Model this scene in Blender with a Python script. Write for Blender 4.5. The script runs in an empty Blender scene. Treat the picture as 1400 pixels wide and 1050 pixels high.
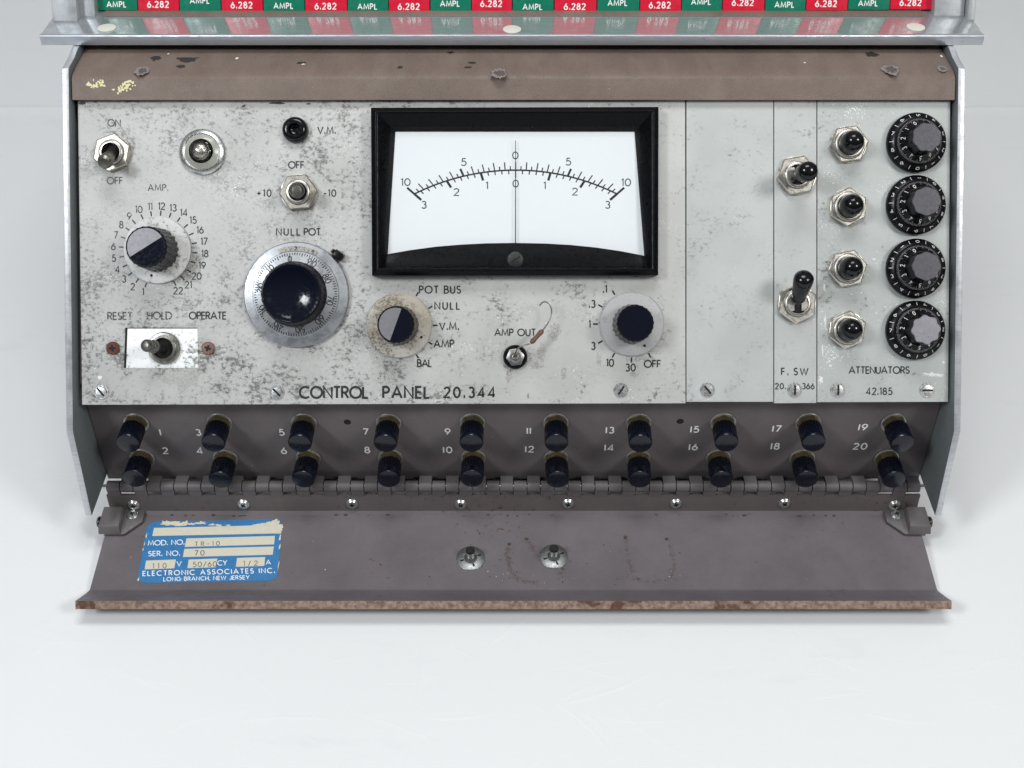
import bpy, bmesh, math, random
from mathutils import Matrix, Vector
random.seed(7)
S = 0.001                                   # everything below is written in millimetres
sc = bpy.context.scene
COL = sc.collection
rad = math.radians

# ------------------------------------------------------------------ camera
TH = 41.0                                   # camera looks down 41 degrees
F, CX, CY = 1600.0, 700.0, 525.0            # focal length and centre, in pixels of the 1400 px photograph
ZC = 386.0                                  # camera height over the table
cam_d = bpy.data.cameras.new('camera')
cam = bpy.data.objects.new('camera', cam_d)
COL.objects.link(cam)
cam.location = (0, 0, ZC * S)
cam.rotation_euler = (rad(90 - TH), 0, 0)
cam_d.sensor_width = 36
cam_d.lens = 36 * F / 1400
cam_d.clip_start = 0.01
cam_d.clip_end = 50
sc.camera = cam

# ------------------------------------------------------------------ light
W = bpy.data.worlds.new('World')
sc.world = W
W.use_nodes = True
wn = W.node_tree
bg = wn.nodes['Background']
tc = wn.nodes.new('ShaderNodeTexCoord')
sx = wn.nodes.new('ShaderNodeSeparateXYZ')
rp = wn.nodes.new('ShaderNodeValToRGB')
wn.links.new(tc.outputs['Generated'], sx.inputs[0])
mr = wn.nodes.new('ShaderNodeMapRange')
mr.inputs[1].default_value = -1
mr.inputs[2].default_value = 1
wn.links.new(sx.outputs[2], mr.inputs[0])
wn.links.new(mr.outputs[0], rp.inputs[0])
rp.color_ramp.elements[0].position = 0.48
rp.color_ramp.elements[0].color = (0.10, 0.105, 0.11, 1)
rp.color_ramp.elements[1].position = 0.85
rp.color_ramp.elements[1].color = (0.80, 0.83, 0.86, 1)
wn.links.new(rp.outputs[0], bg.inputs[0])
bg.inputs[1].default_value = 0.32


def area(name, loc, target, size, power, color):
    d = bpy.data.lights.new(name, 'AREA')
    d.shape = 'RECTANGLE'
    d.size, d.size_y = size
    d.energy = power
    d.color = color
    o = bpy.data.objects.new(name, d)
    COL.objects.link(o)
    o.location = loc
    o.rotation_euler = (Vector(target) - Vector(loc)).to_track_quat('-Z', 'Y').to_euler()
    return o


area('softbox_left', (-0.80, -0.30, 1.04), (0.0, 0.40, 0.1), (0.28, 0.28), 8.7, (0.93, 0.97, 1.0))
area('softbox_right', (0.84, -0.28, 1.00), (0.0, 0.40, 0.1), (0.28, 0.28), 6.9, (1.0, 0.99, 0.96))
area('overhead_softbox', (0.0, 0.36, 1.3), (0.0, 0.36, 0.0), (0.55, 0.32), 6.6, (0.98, 0.99, 1.0))
vs = sc.view_settings
vs.view_transform = 'Standard'
vs.look = 'None'
vs.exposure = 0.0
vs.gamma = 1.0
vs.use_curve_mapping = False

# ------------------------------------------------------------------ frames
sT, cT = math.sin(rad(TH)), math.cos(rad(TH))


def VD(v, d):                               # (height over the optical axis, depth) -> world Y, Z in mm
    return v * sT + d * cT, ZC + v * cT - d * sT


def frame(v0, d0, v1, d1):                  # frame of a plane running up from (v0,d0) to (v1,d1); local x right, y up, z out
    y0, z0 = VD(v0, d0)
    y1, z1 = VD(v1, d1)
    up = Vector((0, y1 - y0, z1 - z0)).normalized()
    xx = Vector((1, 0, 0))
    out = xx.cross(up)
    m = Matrix((xx, up, out)).transposed().to_4x4()
    m.translation = Vector((0.6, (y0 + y1) / 2, (z0 + z1) / 2))
    return m


def on(M, px, py, h=0.0):                   # where the sight line through a photograph pixel meets the plane z=h of frame M
    y, z = VD((CY - py) / F, 1.0)
    ray = Vector(((px - CX) / F, y, z - ZC))
    o = Vector((0, 0, ZC))
    n = M.col[2].to_3d()
    p = M.translation + n * h
    t = (p - o).dot(n) / ray.dot(n)
    q = M.inverted() @ (o + ray * t)
    return q.x, q.y


PANEL = frame((525 - 553) / F * 474.3, 474.3, (525 - 137) / F * 470.6, 470.6)
TERM = frame(-41.3, 510.6, -9.7, 485.7)
FLAP = frame(-85.7, 486.0, -56.3, 512.0)
X0 = 0.6                                    # middle of the machine


def T(x, y, z=0):
    return Matrix.Translation((x, y, z))


def at(M, px, py, h=0.0):
    a, b = on(M, px, py, h)
    return M @ T(a, b, h)


# ------------------------------------------------------------------ materials
class NT:
    def __init__(s, name):
        s.m = bpy.data.materials.new(name)
        s.m.use_nodes = True
        s.t = s.m.node_tree
        s.p = s.t.nodes['Principled BSDF']
        s.tc = s.t.nodes.new('ShaderNodeTexCoord')

    def node(s, t):
        return s.t.nodes.new(t)

    def link(s, a, b):
        s.t.links.new(a, b)

    def mapping(s, scale=(1, 1, 1), loc=(0, 0, 0)):
        n = s.node('ShaderNodeMapping')
        n.inputs['Scale'].default_value = [k / S for k in scale]
        n.inputs['Location'].default_value = loc
        s.link(s.tc.outputs['Object'], n.inputs[0])
        return n.outputs[0]

    def noise(s, scale, detail=3, rough=0.55, stretch=(1, 1, 1), off=0.0):
        n = s.node('ShaderNodeTexNoise')
        n.inputs['Scale'].default_value = 1
        n.inputs['Detail'].default_value = detail
        n.inputs['Roughness'].default_value = rough
        s.link(s.mapping([scale * k for k in stretch], (off, off * 1.7, off * .6)), n.inputs['Vector'])
        return n.outputs['Fac']

    def rng(s, x, a, b, c=0.0, d=1.0):
        n = s.node('ShaderNodeMapRange')
        n.interpolation_type = 'SMOOTHSTEP'
        for i, k in enumerate((a, b, c, d)):
            n.inputs[i + 1].default_value = k
        s.link(x, n.inputs[0])
        return n.outputs[0]

    def math(s, op, a, b=None):
        n = s.node('ShaderNodeMath')
        n.operation = op
        for i, k in enumerate((a, b)):
            if k is None:
                continue
            if isinstance(k, (int, float)):
                n.inputs[i].default_value = k
            else:
                s.link(k, n.inputs[i])
        return n.outputs[0]

    def mix(s, f, a, b):
        n = s.node('ShaderNodeMix')
        n.data_type = 'RGBA'
        for i, k in ((0, f), (6, a), (7, b)):
            if isinstance(k, tuple):
                n.inputs[i].default_value = (*k, 1)[:4]
            elif isinstance(k, (int, float)):
                n.inputs[i].default_value = k
            else:
                s.link(k, n.inputs[i])
        return n.outputs[2]

    def bump(s, h, strength=0.3, dist=0.1):
        n = s.node('ShaderNodeBump')
        n.inputs['Strength'].default_value = strength
        n.inputs['Distance'].default_value = dist * S
        s.link(h, n.inputs['Height'])
        s.link(n.outputs[0], s.p.inputs['Normal'])

    def set(s, **k):
        for a, v in k.items():
            i = s.p.inputs[{'color': 'Base Color', 'rough': 'Roughness', 'metal': 'Metallic', 'alpha': 'Alpha',
                            'spec': 'Specular IOR Level', 'coat': 'Coat Weight', 'trans': 'Transmission Weight'}[a]]
            if isinstance(v, tuple):
                i.default_value = (*v, 1)[:4]
            elif isinstance(v, (int, float)):
                i.default_value = v
            else:
                s.link(v, i)


def plain(name, col, rough=0.5, metal=0.0, var=0.12, vs_=0.35, dust=0.0, spec=0.5, bump=0.0, bs=3.0, dustcol=(.5, .48, .44)):
    n = NT(name)
    f = n.noise(vs_, 5, .6)
    dk = tuple(c * (1 - var) for c in col)
    lt = tuple(min(1, c * (1 + var)) for c in col)
    c = n.mix(f, dk, lt)
    if dust:
        g = n.noise(1.6, 6, .7, off=3)
        c = n.mix(n.math('MULTIPLY', n.rng(g, .56, .70), dust), c, dustcol)
    n.set(color=c, metal=metal, spec=spec)
    n.set(rough=n.rng(n.noise(vs_ * 2.3, 4, .6, off=9), .25, .75, max(0, rough - .1), min(1, rough + .1)))
    if bump:
        n.bump(n.noise(bs, 3, .6, off=5), bump, .15)
    return n.m


def panel_paint(name, wear_left, wear_right, x0, x1, white=0.0, bare=(.18, .185, .18), ca=(.452, .452, .438), cb=(.525, .526, .512), size=.56):
    """pale grey enamel with rubbed-through speckles, heavier where hands have worn it"""
    n = NT(name)
    big = n.noise(.035, 3, .5)
    base = n.mix(n.rng(big, .3, .7), ca, cb)
    dirt = n.noise(.11, 4, .6, off=4)
    base = n.mix(n.rng(dirt, .58, .82, 0, .30), base, (.40, .37, .33))
    sep = n.node('ShaderNodeSeparateXYZ')
    n.link(n.tc.outputs['Object'], sep.inputs[0])
    dens = n.rng(sep.outputs[0], x0 * S, x1 * S, wear_left, wear_right)
    sp = n.noise(size, 9, .74, stretch=(.95, 1.15, 1))
    patch = n.noise(.10, 3, .6, off=11)
    h = n.math('ADD', sp, n.math('MULTIPLY', n.math('SUBTRACT', patch, .5), .50))
    h = n.math('ADD', h, dens)
    m1 = n.rng(h, .615, .672)
    col = n.mix(n.math('MULTIPLY', n.rng(h, .50, .64), .16), base, bare)
    col = n.mix(n.math('MULTIPLY', m1, .80), col, bare)
    m2 = n.rng(h, .70, .76)
    col = n.mix(n.math('MULTIPLY', m2, .7), col, (.085, .082, .078))
    fl = n.noise(1.7, 4, .6, off=21)
    fl = n.math('ADD', fl, n.math('MULTIPLY', n.math('SUBTRACT', n.noise(.06, 2, .5, off=30), .5), .5))
    m3 = n.rng(fl, .735 - white, .77 - white)
    col = n.mix(m3, col, (.86, .86, .85))
    n.set(color=col, rough=n.rng(h, .5, .75, .5, .38), spec=.4)
    n.set(metal=n.math('MULTIPLY', m1, .25))
    n.bump(n.math('MULTIPLY', h, -1.0), .10, .12)
    return n.m


def ink(name, col, under, amount=.5, scale=1.1):
    n = NT(name)
    f = n.noise(scale, 5, .65, off=2)
    n.set(color=n.mix(n.rng(f, amount, amount + .08), col, under), rough=.5)
    return n.m


def alu(name, col=(.62, .64, .66), rough=.32, stretch=(.05, 3, 3), scr=.35, dark=.55, metal=.9):
    n = NT(name)
    g = n.noise(2.0, 5, .65, stretch=stretch)
    blot = n.noise(.22, 5, .65, off=6)
    pit = n.noise(.9, 5, .7, off=14)
    c = n.mix(n.rng(g, .3, .7), tuple(k * .82 for k in col), col)
    c = n.mix(n.rng(blot, .5, .75, 0, scr), c, tuple(k * dark for k in col))
    c = n.mix(n.rng(pit, .64, .70), c, tuple(k * .30 for k in col))
    n.set(color=c, metal=metal, rough=n.rng(blot, .3, .7, rough - .08, rough + .14))
    n.bump(g, .06, .05)
    return n.m


M_PANEL = panel_paint('worn_grey_enamel', .078, .008, -100, 60, white=.03, bare=(.205, .203, .195))
M_BLANK = panel_paint('grey_enamel_clean', .012, .012, -200, 200, bare=(.31, .325, .318), ca=(.440, .455, .445), cb=(.498, .512, .502))
M_SW = panel_paint('grey_enamel_switch', .010, .010, -200, 200, bare=(.30, .315, .31), ca=(.440, .455, .445), cb=(.498, .512, .502))
M_ATT = panel_paint('grey_enamel_chipped', .0, -.04, 124, 160, white=.06, ca=(.42, .44, .425), cb=(.48, .50, .487))
M_INK = ink('black_legend_ink', (.012, .012, .013), (.38, .39, .38), .67)
M_INKFAINT = ink('rubbed_legend_ink', (.045, .045, .045), (.42, .42, .41), .56)
M_WINK = ink('white_engraved_ink', (.80, .80, .77), (.35, .34, .33), .66)
M_DIALINK = plain('dial_ink', (.008, .008, .009), .5)
M_TICK = plain('white_filled_engraving', (.72, .72, .70), .5, var=.2, vs_=1.5)
M_TICKDIM = plain('dull_filled_engraving', (.38, .38, .36), .5, var=.4, vs_=1.5)


def mauve(name, col, rusty=0.0, dusty=0.0, tex=.35):
    n = NT(name)
    c = n.mix(n.rng(n.noise(.03, 4, .6), .3, .7), tuple(k * .87 for k in col), tuple(k * 1.12 for k in col))
    grain = n.noise(3.2, 3, .7, off=8)
    c = n.mix(n.rng(grain, .38, .72, 0, .34 + dusty * .5), c, tuple(k * 1.55 for k in col))
    if dusty:
        c = n.mix(n.rng(n.noise(2.2, 3, .7, off=41), .52, .70, 0, .55), c, tuple(k * .5 for k in col))
    if dusty:
        c = n.mix(n.rng(n.noise(.05, 5, .65, off=3, stretch=(.5, 1.6, 1.6)), .38, .72, 0, dusty), c, (.215, .170, .138))
        c = n.mix(n.rng(n.noise(.9, 6, .72, off=5), .62, .74, 0, dusty), c, (.06, .05, .042))
    dk = n.math('ADD', n.noise(.75, 5, .65, off=17), n.math('MULTIPLY', n.math('SUBTRACT', n.noise(.05, 2, .5, off=18), .5), .3))
    c = n.mix(n.rng(dk, .71, .745), c, (.022, .018, .017))
    wf = n.noise(1.0, 3, .5, off=27)
    c = n.mix(n.rng(wf, .775, .80), c, (.6, .59, .56))
    if rusty:
        r = n.math('ADD', n.noise(.45, 6, .7, off=22), n.math('MULTIPLY', n.math('SUBTRACT', n.noise(.03, 2, .5, off=23), .5), .5))
        c = n.mix(n.rng(r, .70 - rusty * .1, .74, 0, .85), c, (.075, .028, .016))
    n.set(color=c, rough=n.rng(n.noise(.2, 4, .6, off=31), .3, .7, .42, .60), spec=.4)
    n.bump(n.noise(1.6, 3, .6, off=12), tex, .14)
    return n.m


M_TERM = mauve('mauve_grey_paint_dark', (.116, .101, .104), .0)
M_FLAP = mauve('mauve_grey_paint', (.128, .113, .120), .35, tex=.12)
M_STRIP = mauve('mauve_grey_paint_rusty', (.118, .102, .102), .9, tex=.12)
M_COVER = mauve('brown_grey_wrinkle_paint', (.145, .108, .089), .0, dusty=.45, tex=.9)


def rust_edge():
    n = NT('rusted_bare_edge')
    a = n.noise(.5, 6, .7)
    b = n.noise(.06, 3, .6, off=5)
    c = n.mix(n.rng(a, .35, .65), (.15, .095, .072), (.33, .235, .19))
    c = n.mix(n.rng(n.math('ADD', b, n.math('MULTIPLY', a, .25)), .72, .77), c, (.105, .052, .034))
    n.set(color=c, rough=.8, spec=.25)
    n.bump(a, .5, .3)
    return n.m


M_RUST = rust_edge()
M_PLATE = alu('brushed_aluminium_edge', (.66, .67, .70), .42, stretch=(3, .06, .06), scr=.3, metal=.75)
M_PLATEIN = plain('dark_green_grey_paint', (.125, .140, .142), .55, var=.18, dust=.12)
M_SHELF = alu('polished_aluminium', (.50, .53, .55), .13, stretch=(2, .04, .04), scr=.2, dark=.7, metal=.62)
M_LIP = alu('bright_aluminium_lip', (.50, .53, .57), .36, stretch=(2, 2, .04), scr=.2, dark=.7, metal=.7)
M_RAIL = alu('scuffed_aluminium', (.50, .52, .54), .42, stretch=(3, .1, 3), scr=.4, dark=.6, metal=.6)
M_SKIRT = panel_paint('speckled_aluminium_skirt', .055, .055, -90, 90, ca=(.58, .58, .57), cb=(.68, .68, .67))
M_SKIRTB = panel_paint('tarnished_brassy_skirt', .10, .02, -10, 10, ca=(.37, .33, .26), cb=(.52, .50, .45), bare=(.17, .14, .10), size=.9)
M_SKIRTR = alu('pitted_aluminium_skirt', (.50, .50, .50), .50, stretch=(2, 2, 2), scr=.6, dark=.65, metal=.4)
M_SKIRTP = alu('clean_aluminium_dial', (.42, .435, .455), .38, stretch=(.6, .6, 1), scr=.4, dark=.72, metal=.8)
M_CHROME = plain('worn_nickel_plate', (.54, .52, .475), .34, metal=1, var=.10, vs_=.4, dust=.14, dustcol=(.16, .13, .09))
M_CHROMED = plain('dull_nickel_plate', (.34, .33, .30), .34, metal=1, var=.25, vs_=.5, dust=.30, dustcol=(.12, .10, .07))
M_DULL = plain('dull_grey_lever_metal', (.17, .165, .15), .36, metal=.9, var=.3, vs_=.4, dust=.2, dustcol=(.08, .07, .05))
M_NUTD = plain('aged_nickel_nut', (.46, .435, .385), .38, metal=1, var=.15, vs_=.4, dust=.22, dustcol=(.14, .12, .09))
M_WASH = plain('grey_washer', (.36, .36, .35), .34, metal=.9, var=.25, vs_=.6, dust=.2, dustcol=(.1, .09, .07))
M_STEEL = plain('bright_zinc_plate', (.66, .665, .655), .32, metal=1, var=.12, vs_=.6, dust=.10, dustcol=(.2, .18, .15))
M_STUD = plain('dark_zinc_stud', (.25, .26, .255), .40, metal=.9, var=.2, vs_=.5)
M_BRASS = plain('tarnished_brass', (.19, .148, .078), .42, metal=.9, var=.3, vs_=.8, dust=.3, dustcol=(.08, .06, .03))
M_BLACK = plain('black_phenolic', (.0045, .0045, .006), .30, var=.2, dust=.010, spec=.22)
M_SLEEVE = plain('glossy_black_sleeve', (.003, .003, .004), .16, var=.2, spec=.40)
M_BLACKM = plain('black_moulded_frame', (.0025, .0027, .0040), .34, var=.2, dust=.006, spec=.13)
M_NAVY = plain('glossy_blue_black_cap', (.0020, .0034, .0095), .12, var=.2, dust=.008, spec=.30)
M_POST = plain('navy_black_phenolic', (.0025, .0035, .008), .32, var=.25, dust=.015, dustcol=(.2, .2, .2), spec=.22)
M_ENDCAP = plain('glossy_navy_end_cap', (.003, .0045, .011), .20, var=.3, dust=.03, dustcol=(.15, .15, .16), spec=.42)
M_HOLE = plain('dark_recess', (.006, .006, .006), .8)
M_CAPSHINE = plain('painted_cap_reflection', (.225, .22, .24), .44, metal=.5, var=.25, vs_=.7, dust=.35, dustcol=(.25, .24, .26))  # silvery reflection on the dark knob caps, put into the colour
M_CAPG = plain('purple_grey_aluminium_cap', (.085, .081, .091), .52, metal=.35, var=.2, vs_=.5, dust=.35, dustcol=(.16, .15, .165))
M_CAPL = plain('pale_pitted_aluminium_cap', (.25, .24, .27), .50, metal=.35, var=.2, vs_=.5, dust=.75, dustcol=(.09, .085, .09))
M_WHITE = plain('white_meter_card', (.80, .82, .845), .55, var=.015)
M_WPLATE = panel_paint('white_switch_plate', .0, .05, -155, -130, bare=(.25, .25, .24), ca=(.84, .85, .85), cb=(.90, .91, .91))
M_RIVET = plain('cream_rivet', (.62, .62, .55), .45, var=.08)
M_GREEN = plain('green_plastic', (.004, .185, .108), .30, var=.10, vs_=.2, dust=.03)
M_RED = plain('red_plastic', (.68, .010, .040), .30, var=.10, vs_=.2, dust=.03)
M_RUSTS = plain('rusted_screw', (.10, .035, .022), .65, metal=.35, var=.5, vs_=1.2, dust=.45, dustcol=(.42, .36, .33))
M_RUSTL = plain('half_rusted_screw', (.20, .11, .09), .5, metal=.4, var=.5, vs_=1.2, dust=.7, dustcol=(.55, .5, .47))
M_BLUE = plain('blue_printed_label', (.024, .165, .385), .46, var=.18, vs_=.3, dust=.42, dustcol=(.36, .44, .50))
M_CREAM = plain('aged_label_paper', (.60, .565, .455), .6, var=.10, vs_=.4, dust=.2, dustcol=(.45, .40, .30))
M_TYPE = ink('typewriter_ink', (.11, .095, .08), (.55, .52, .42), .64, 1.6)
M_WPRINT = ink('white_label_print', (.74, .78, .80), (.25, .40, .58), .63, 1.4)
M_CHIP = plain('bare_dark_chip', (.030, .026, .024), .6, var=.3, vs_=1)
M_SCUFF = plain('ground_grey_metal_scuff', (.30, .28, .27), .45, metal=.4, var=.45, vs_=.7, dust=.8, dustcol=(.10, .08, .07))
M_SCUFFD = plain('dark_ground_metal', (.13, .115, .108), .45, metal=.4, var=.5, vs_=1.2, dust=.6, dustcol=(.34, .32, .31))
M_YEL = plain('yellowed_paint_fleck', (.72, .66, .38), .6, var=.25, vs_=1.5)
M_RESB = plain('brown_resistor_enamel', (.13, .062, .035), .40, var=.3, vs_=1.2)
M_WIRE = plain('tinned_wire', (.22, .20, .185), .35, metal=.9, var=.2)
M_KN = plain('mauve_knuckle_paint', (.112, .100, .102), .48, var=.12, bump=.15)


def stain_mat(name, col, amount):
    n = NT(name)
    f = n.noise(1.1, 5, .7)
    n.set(color=col, rough=.6, alpha=n.rng(f, .34, .74, 0.0, amount))
    return n.m


M_STAIN = stain_mat('dried_brown_stain', (.115, .062, .036), .20)
M_DARKBLOT = stain_mat('dark_control_blot', (.16, .14, .12), .26)
M_DAMP = stain_mat('pale_damp_stain', (.26, .205, .16), .42)


def glass_mat():
    n = NT('clear_meter_glass')
    t = n.node('ShaderNodeBsdfTransparent')
    t.inputs[0].default_value = (.985, .99, .99, 1)
    g = n.node('ShaderNodeBsdfGlossy')
    g.inputs['Roughness'].default_value = .03
    fr = n.node('ShaderNodeLayerWeight')
    fr.inputs[0].default_value = .5
    mx = n.node('ShaderNodeMixShader')
    n.link(n.math('ADD', n.math('MULTIPLY', n.math('POWER', fr.outputs['Facing'], 5.0), .9), .012), mx.inputs[0])
    n.link(t.outputs[0], mx.inputs[1])
    n.link(g.outputs[0], mx.inputs[2])
    n.link(mx.outputs[0], n.t.nodes['Material Output'].inputs[0])
    return n.m


M_GLASS = glass_mat()


def lens_mat():
    n = NT('clear_lamp_jewel')
    n.set(color=(.97, .97, .94), rough=.02, trans=1.0)
    return n.m


M_LENS = lens_mat()


def paper_mat():
    n = NT('white_table_paper')
    a = n.noise(.004, 3, .5)
    b = n.noise(.03, 5, .6, off=3)
    c = n.mix(a, (.715, .724, .728), (.775, .785, .788))
    c = n.mix(n.rng(b, .55, .8, 0, .25), c, (.74, .755, .76))
    sc1 = n.noise(.012, 6, .7, stretch=(1, 3.2, 1), off=12)
    c = n.mix(n.rng(sc1, .56, .72, 0, .22), c, (.60, .61, .62))
    c = n.mix(n.rng(n.noise(.55, 4, .65, off=15), .735, .76, 0, .6), c, (.45, .44, .42))
    n.set(color=c, rough=.55, spec=.35)
    n.bump(n.math('ADD', n.noise(.035, 4, .6, off=7), n.math('MULTIPLY', n.noise(.6, 3, .6, off=8), .22)), .34, .7)
    return n.m


M_PAPER = paper_mat()


# ------------------------------------------------------------------ geometry
class G:
    def __init__(s):
        s.v, s.f, s.fv, s.ff = [], [], [], []      # solid part (may be bevelled) and flat print laid over it

    def add(s, vs_, fs, mi=0):
        o = len(s.v)
        s.v += [tuple(v) for v in vs_]
        s.f += [(tuple(i + o for i in f), mi) for f in fs]
        return s

    def flat(s, vs_, fs, mi=0):
        o = len(s.fv)
        s.fv += [tuple(v) for v in vs_]
        s.ff += [(tuple(i + o for i in f), mi) for f in fs]
        return s

    def box(s, x0, x1, y0, y1, z0, z1, mi=0):
        return s.prism([(x0, y0), (x1, y0), (x1, y1), (x0, y1)], z0, z1, mi)

    def prism(s, poly, z0, z1, mi=0, top=None, mtop=None):
        n = len(poly)
        top = top or poly
        vs_ = [(x, y, z0) for x, y in poly] + [(x, y, z1) for x, y in top]
        s.add(vs_, [tuple(range(n - 1, -1, -1))] + [(i, (i + 1) % n, n + (i + 1) % n, n + i) for i in range(n)], mi)
        o = len(s.v) - 2 * n
        s.f.append((tuple(range(o + n, o + 2 * n)), mi if mtop is None else mtop))
        return s

    def lathe(s, prof, n=48, mi=0, mod=None, mis=None, cap=True):
        """prof = [(r, z)...] from the outside in; mod(i, k) scales the radius (knurls, flutes)"""
        vs_, fs, ms = [], [], []
        k = len(prof)
        for i in range(n):
            a = 2 * math.pi * i / n
            for j, (r, z) in enumerate(prof):
                q = r * (mod(i, j) if mod else 1)
                vs_.append((q * math.cos(a), q * math.sin(a), z))
        o = len(s.v)
        s.v += vs_
        for i in range(n):
            i2 = (i + 1) % n
            for j in range(k - 1):
                s.f.append(((o + i * k + j, o + i2 * k + j, o + i2 * k + j + 1, o + i * k + j + 1), mis[j] if mis else mi))
        if cap and prof[-1][0] > 0:
            s.f.append((tuple(o + i * k + k - 1 for i in range(n)), mis[-1] if mis else mi))
        return s

    def tube(s, pts, r, n=10, mi=0):
        pts = [Vector(p) for p in pts]
        rs = r if isinstance(r, (list, tuple)) else [r] * len(pts)
        o = len(s.v)
        ref = Vector((0.31, 0.2, 1)).normalized()
        for i, p in enumerate(pts):
            t = (pts[min(i + 1, len(pts) - 1)] - pts[max(i - 1, 0)]).normalized()
            a = t.cross(ref).normalized()
            b = t.cross(a)
            for j in range(n):
                w = 2 * math.pi * j / n
                s.v.append(tuple(p + (a * math.cos(w) + b * math.sin(w)) * rs[i]))
        for i in range(len(pts) - 1):
            for j in range(n):
                s.f.append(((o + i * n + j, o + i * n + (j + 1) % n, o + (i + 1) * n + (j + 1) % n, o + (i + 1) * n + j), mi))
        s.f.append((tuple(o + j for j in range(n)), mi))
        e = o + (len(pts) - 1) * n
        s.f.append((tuple(e + j for j in range(n - 1, -1, -1)), mi))
        return s

    def xf(s, m, start=0):
        s.v = s.v[:start] + [tuple(m @ Vector(v)) for v in s.v[start:]]
        return s

    def stroke(s, pts, w, z, mi):
        """a flat ribbon of width w along pts"""
        pts = [Vector(p) for p in pts]
        cl = (pts[0] - pts[-1]).length < 1e-6 and len(pts) > 3
        n = len(pts)
        L, R = [], []
        for i, p in enumerate(pts):
            a = pts[i - 1] if i else (pts[-2] if cl else None)
            b = pts[i + 1] if i < n - 1 else (pts[1] if cl else None)
            d1 = (p - a).normalized() if a is not None else None
            d2 = (b - p).normalized() if b is not None else None
            d1 = d1 or d2
            d2 = d2 or d1
            n1 = Vector((-d1.y, d1.x))
            n2 = Vector((-d2.y, d2.x))
            m = n1 + n2
            m = m.normalized() if m.length > 1e-6 else n1
            k = min(1.8, 1 / max(.3, m.dot(n1)))
            L.append(p + m * w * .5 * k)
            R.append(p - m * w * .5 * k)
        vs_ = [(q.x, q.y, z) for q in L] + [(q.x, q.y, z) for q in R]
        s.flat(vs_, [(n + i, n + i + 1, i + 1, i) for i in range(n - 1)], mi)
        return s

    def blot(s, x, y, rx, ry, z, mi, n=14, jag=.45, seed=0):
        r = random.Random(seed)
        pts = []
        for i in range(n):
            a = 2 * math.pi * i / n
            k = 1 - jag * r.random()
            pts.append((x + rx * k * math.cos(a), y + ry * k * math.sin(a), z))
        return s.flat([(x, y, z)] + pts, [(0, 1 + i, 1 + (i + 1) % n) for i in range(n)], mi)


WORLD = {}


def build(name, g, mats, parent=None, M=None, bevel=0.0, seg=2, sharp=32):
    me = bpy.data.meshes.new(name)
    bm = bmesh.new()
    vs_ = [bm.verts.new([c * S for c in v]) for v in g.v]
    for f, mi in g.f:
        try:
            fc = bm.faces.new([vs_[i] for i in f])
            fc.material_index = mi
        except ValueError:
            pass
    bmesh.ops.remove_doubles(bm, verts=bm.verts, dist=1e-7)
    bmesh.ops.recalc_face_normals(bm, faces=bm.faces)
    if bevel:
        es = [e for e in bm.edges if len(e.link_faces) == 2 and e.calc_face_angle() > rad(sharp)]
        bmesh.ops.bevel(bm, geom=es, offset=bevel * S, segments=seg, affect='EDGES', profile=.5, clamp_overlap=True)
    for e in bm.edges:
        if len(e.link_faces) == 2 and e.calc_face_angle() > rad(sharp):
            e.smooth = False
    for f in bm.faces:
        f.smooth = True
    fv = [bm.verts.new([c * S for c in v]) for v in g.fv]
    for f, mi in g.ff:
        try:
            fc = bm.faces.new([fv[i] for i in f])
        except ValueError:
            continue
        fc.material_index = mi
        fc.normal_update()
        if fc.normal.z < 0:
            fc.normal_flip()
    bm.to_mesh(me)
    bm.free()
    for m in (mats if isinstance(mats, (list, tuple)) else [mats]):
        me.materials.append(m)
    o = bpy.data.objects.new(name, me)
    COL.objects.link(o)
    put(o, parent, M)
    return o


def put(o, parent, M):
    M = (M or Matrix()).copy()
    M.translation = M.translation * S
    WORLD[o.name] = M
    if parent:
        o.parent = parent
        o.matrix_local = WORLD[parent.name].inverted() @ M
    else:
        o.matrix_local = M


def copy_part(src, parent, M, kids=()):
    """a copy of a part and of its sub-parts (shared mesh data)"""
    o = src.copy()
    COL.objects.link(o)
    put(o, parent, M)
    for ch in list(src.children):
        c = ch.copy()
        COL.objects.link(c)
        c.parent = o
        c.matrix_local = ch.matrix_local.copy()
        WORLD[c.name] = WORLD[o.name] @ ch.matrix_local
    return o


# ------------------------------------------------------------------ lettering (geometric sans, drawn as strokes)
def arc(cx, cy, rx, ry, a0, a1, n=14):
    return [(cx + rx * math.cos(rad(a0 + (a1 - a0) * i / n)), cy + ry * math.sin(rad(a0 + (a1 - a0) * i / n))) for i in range(n + 1)]


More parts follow.
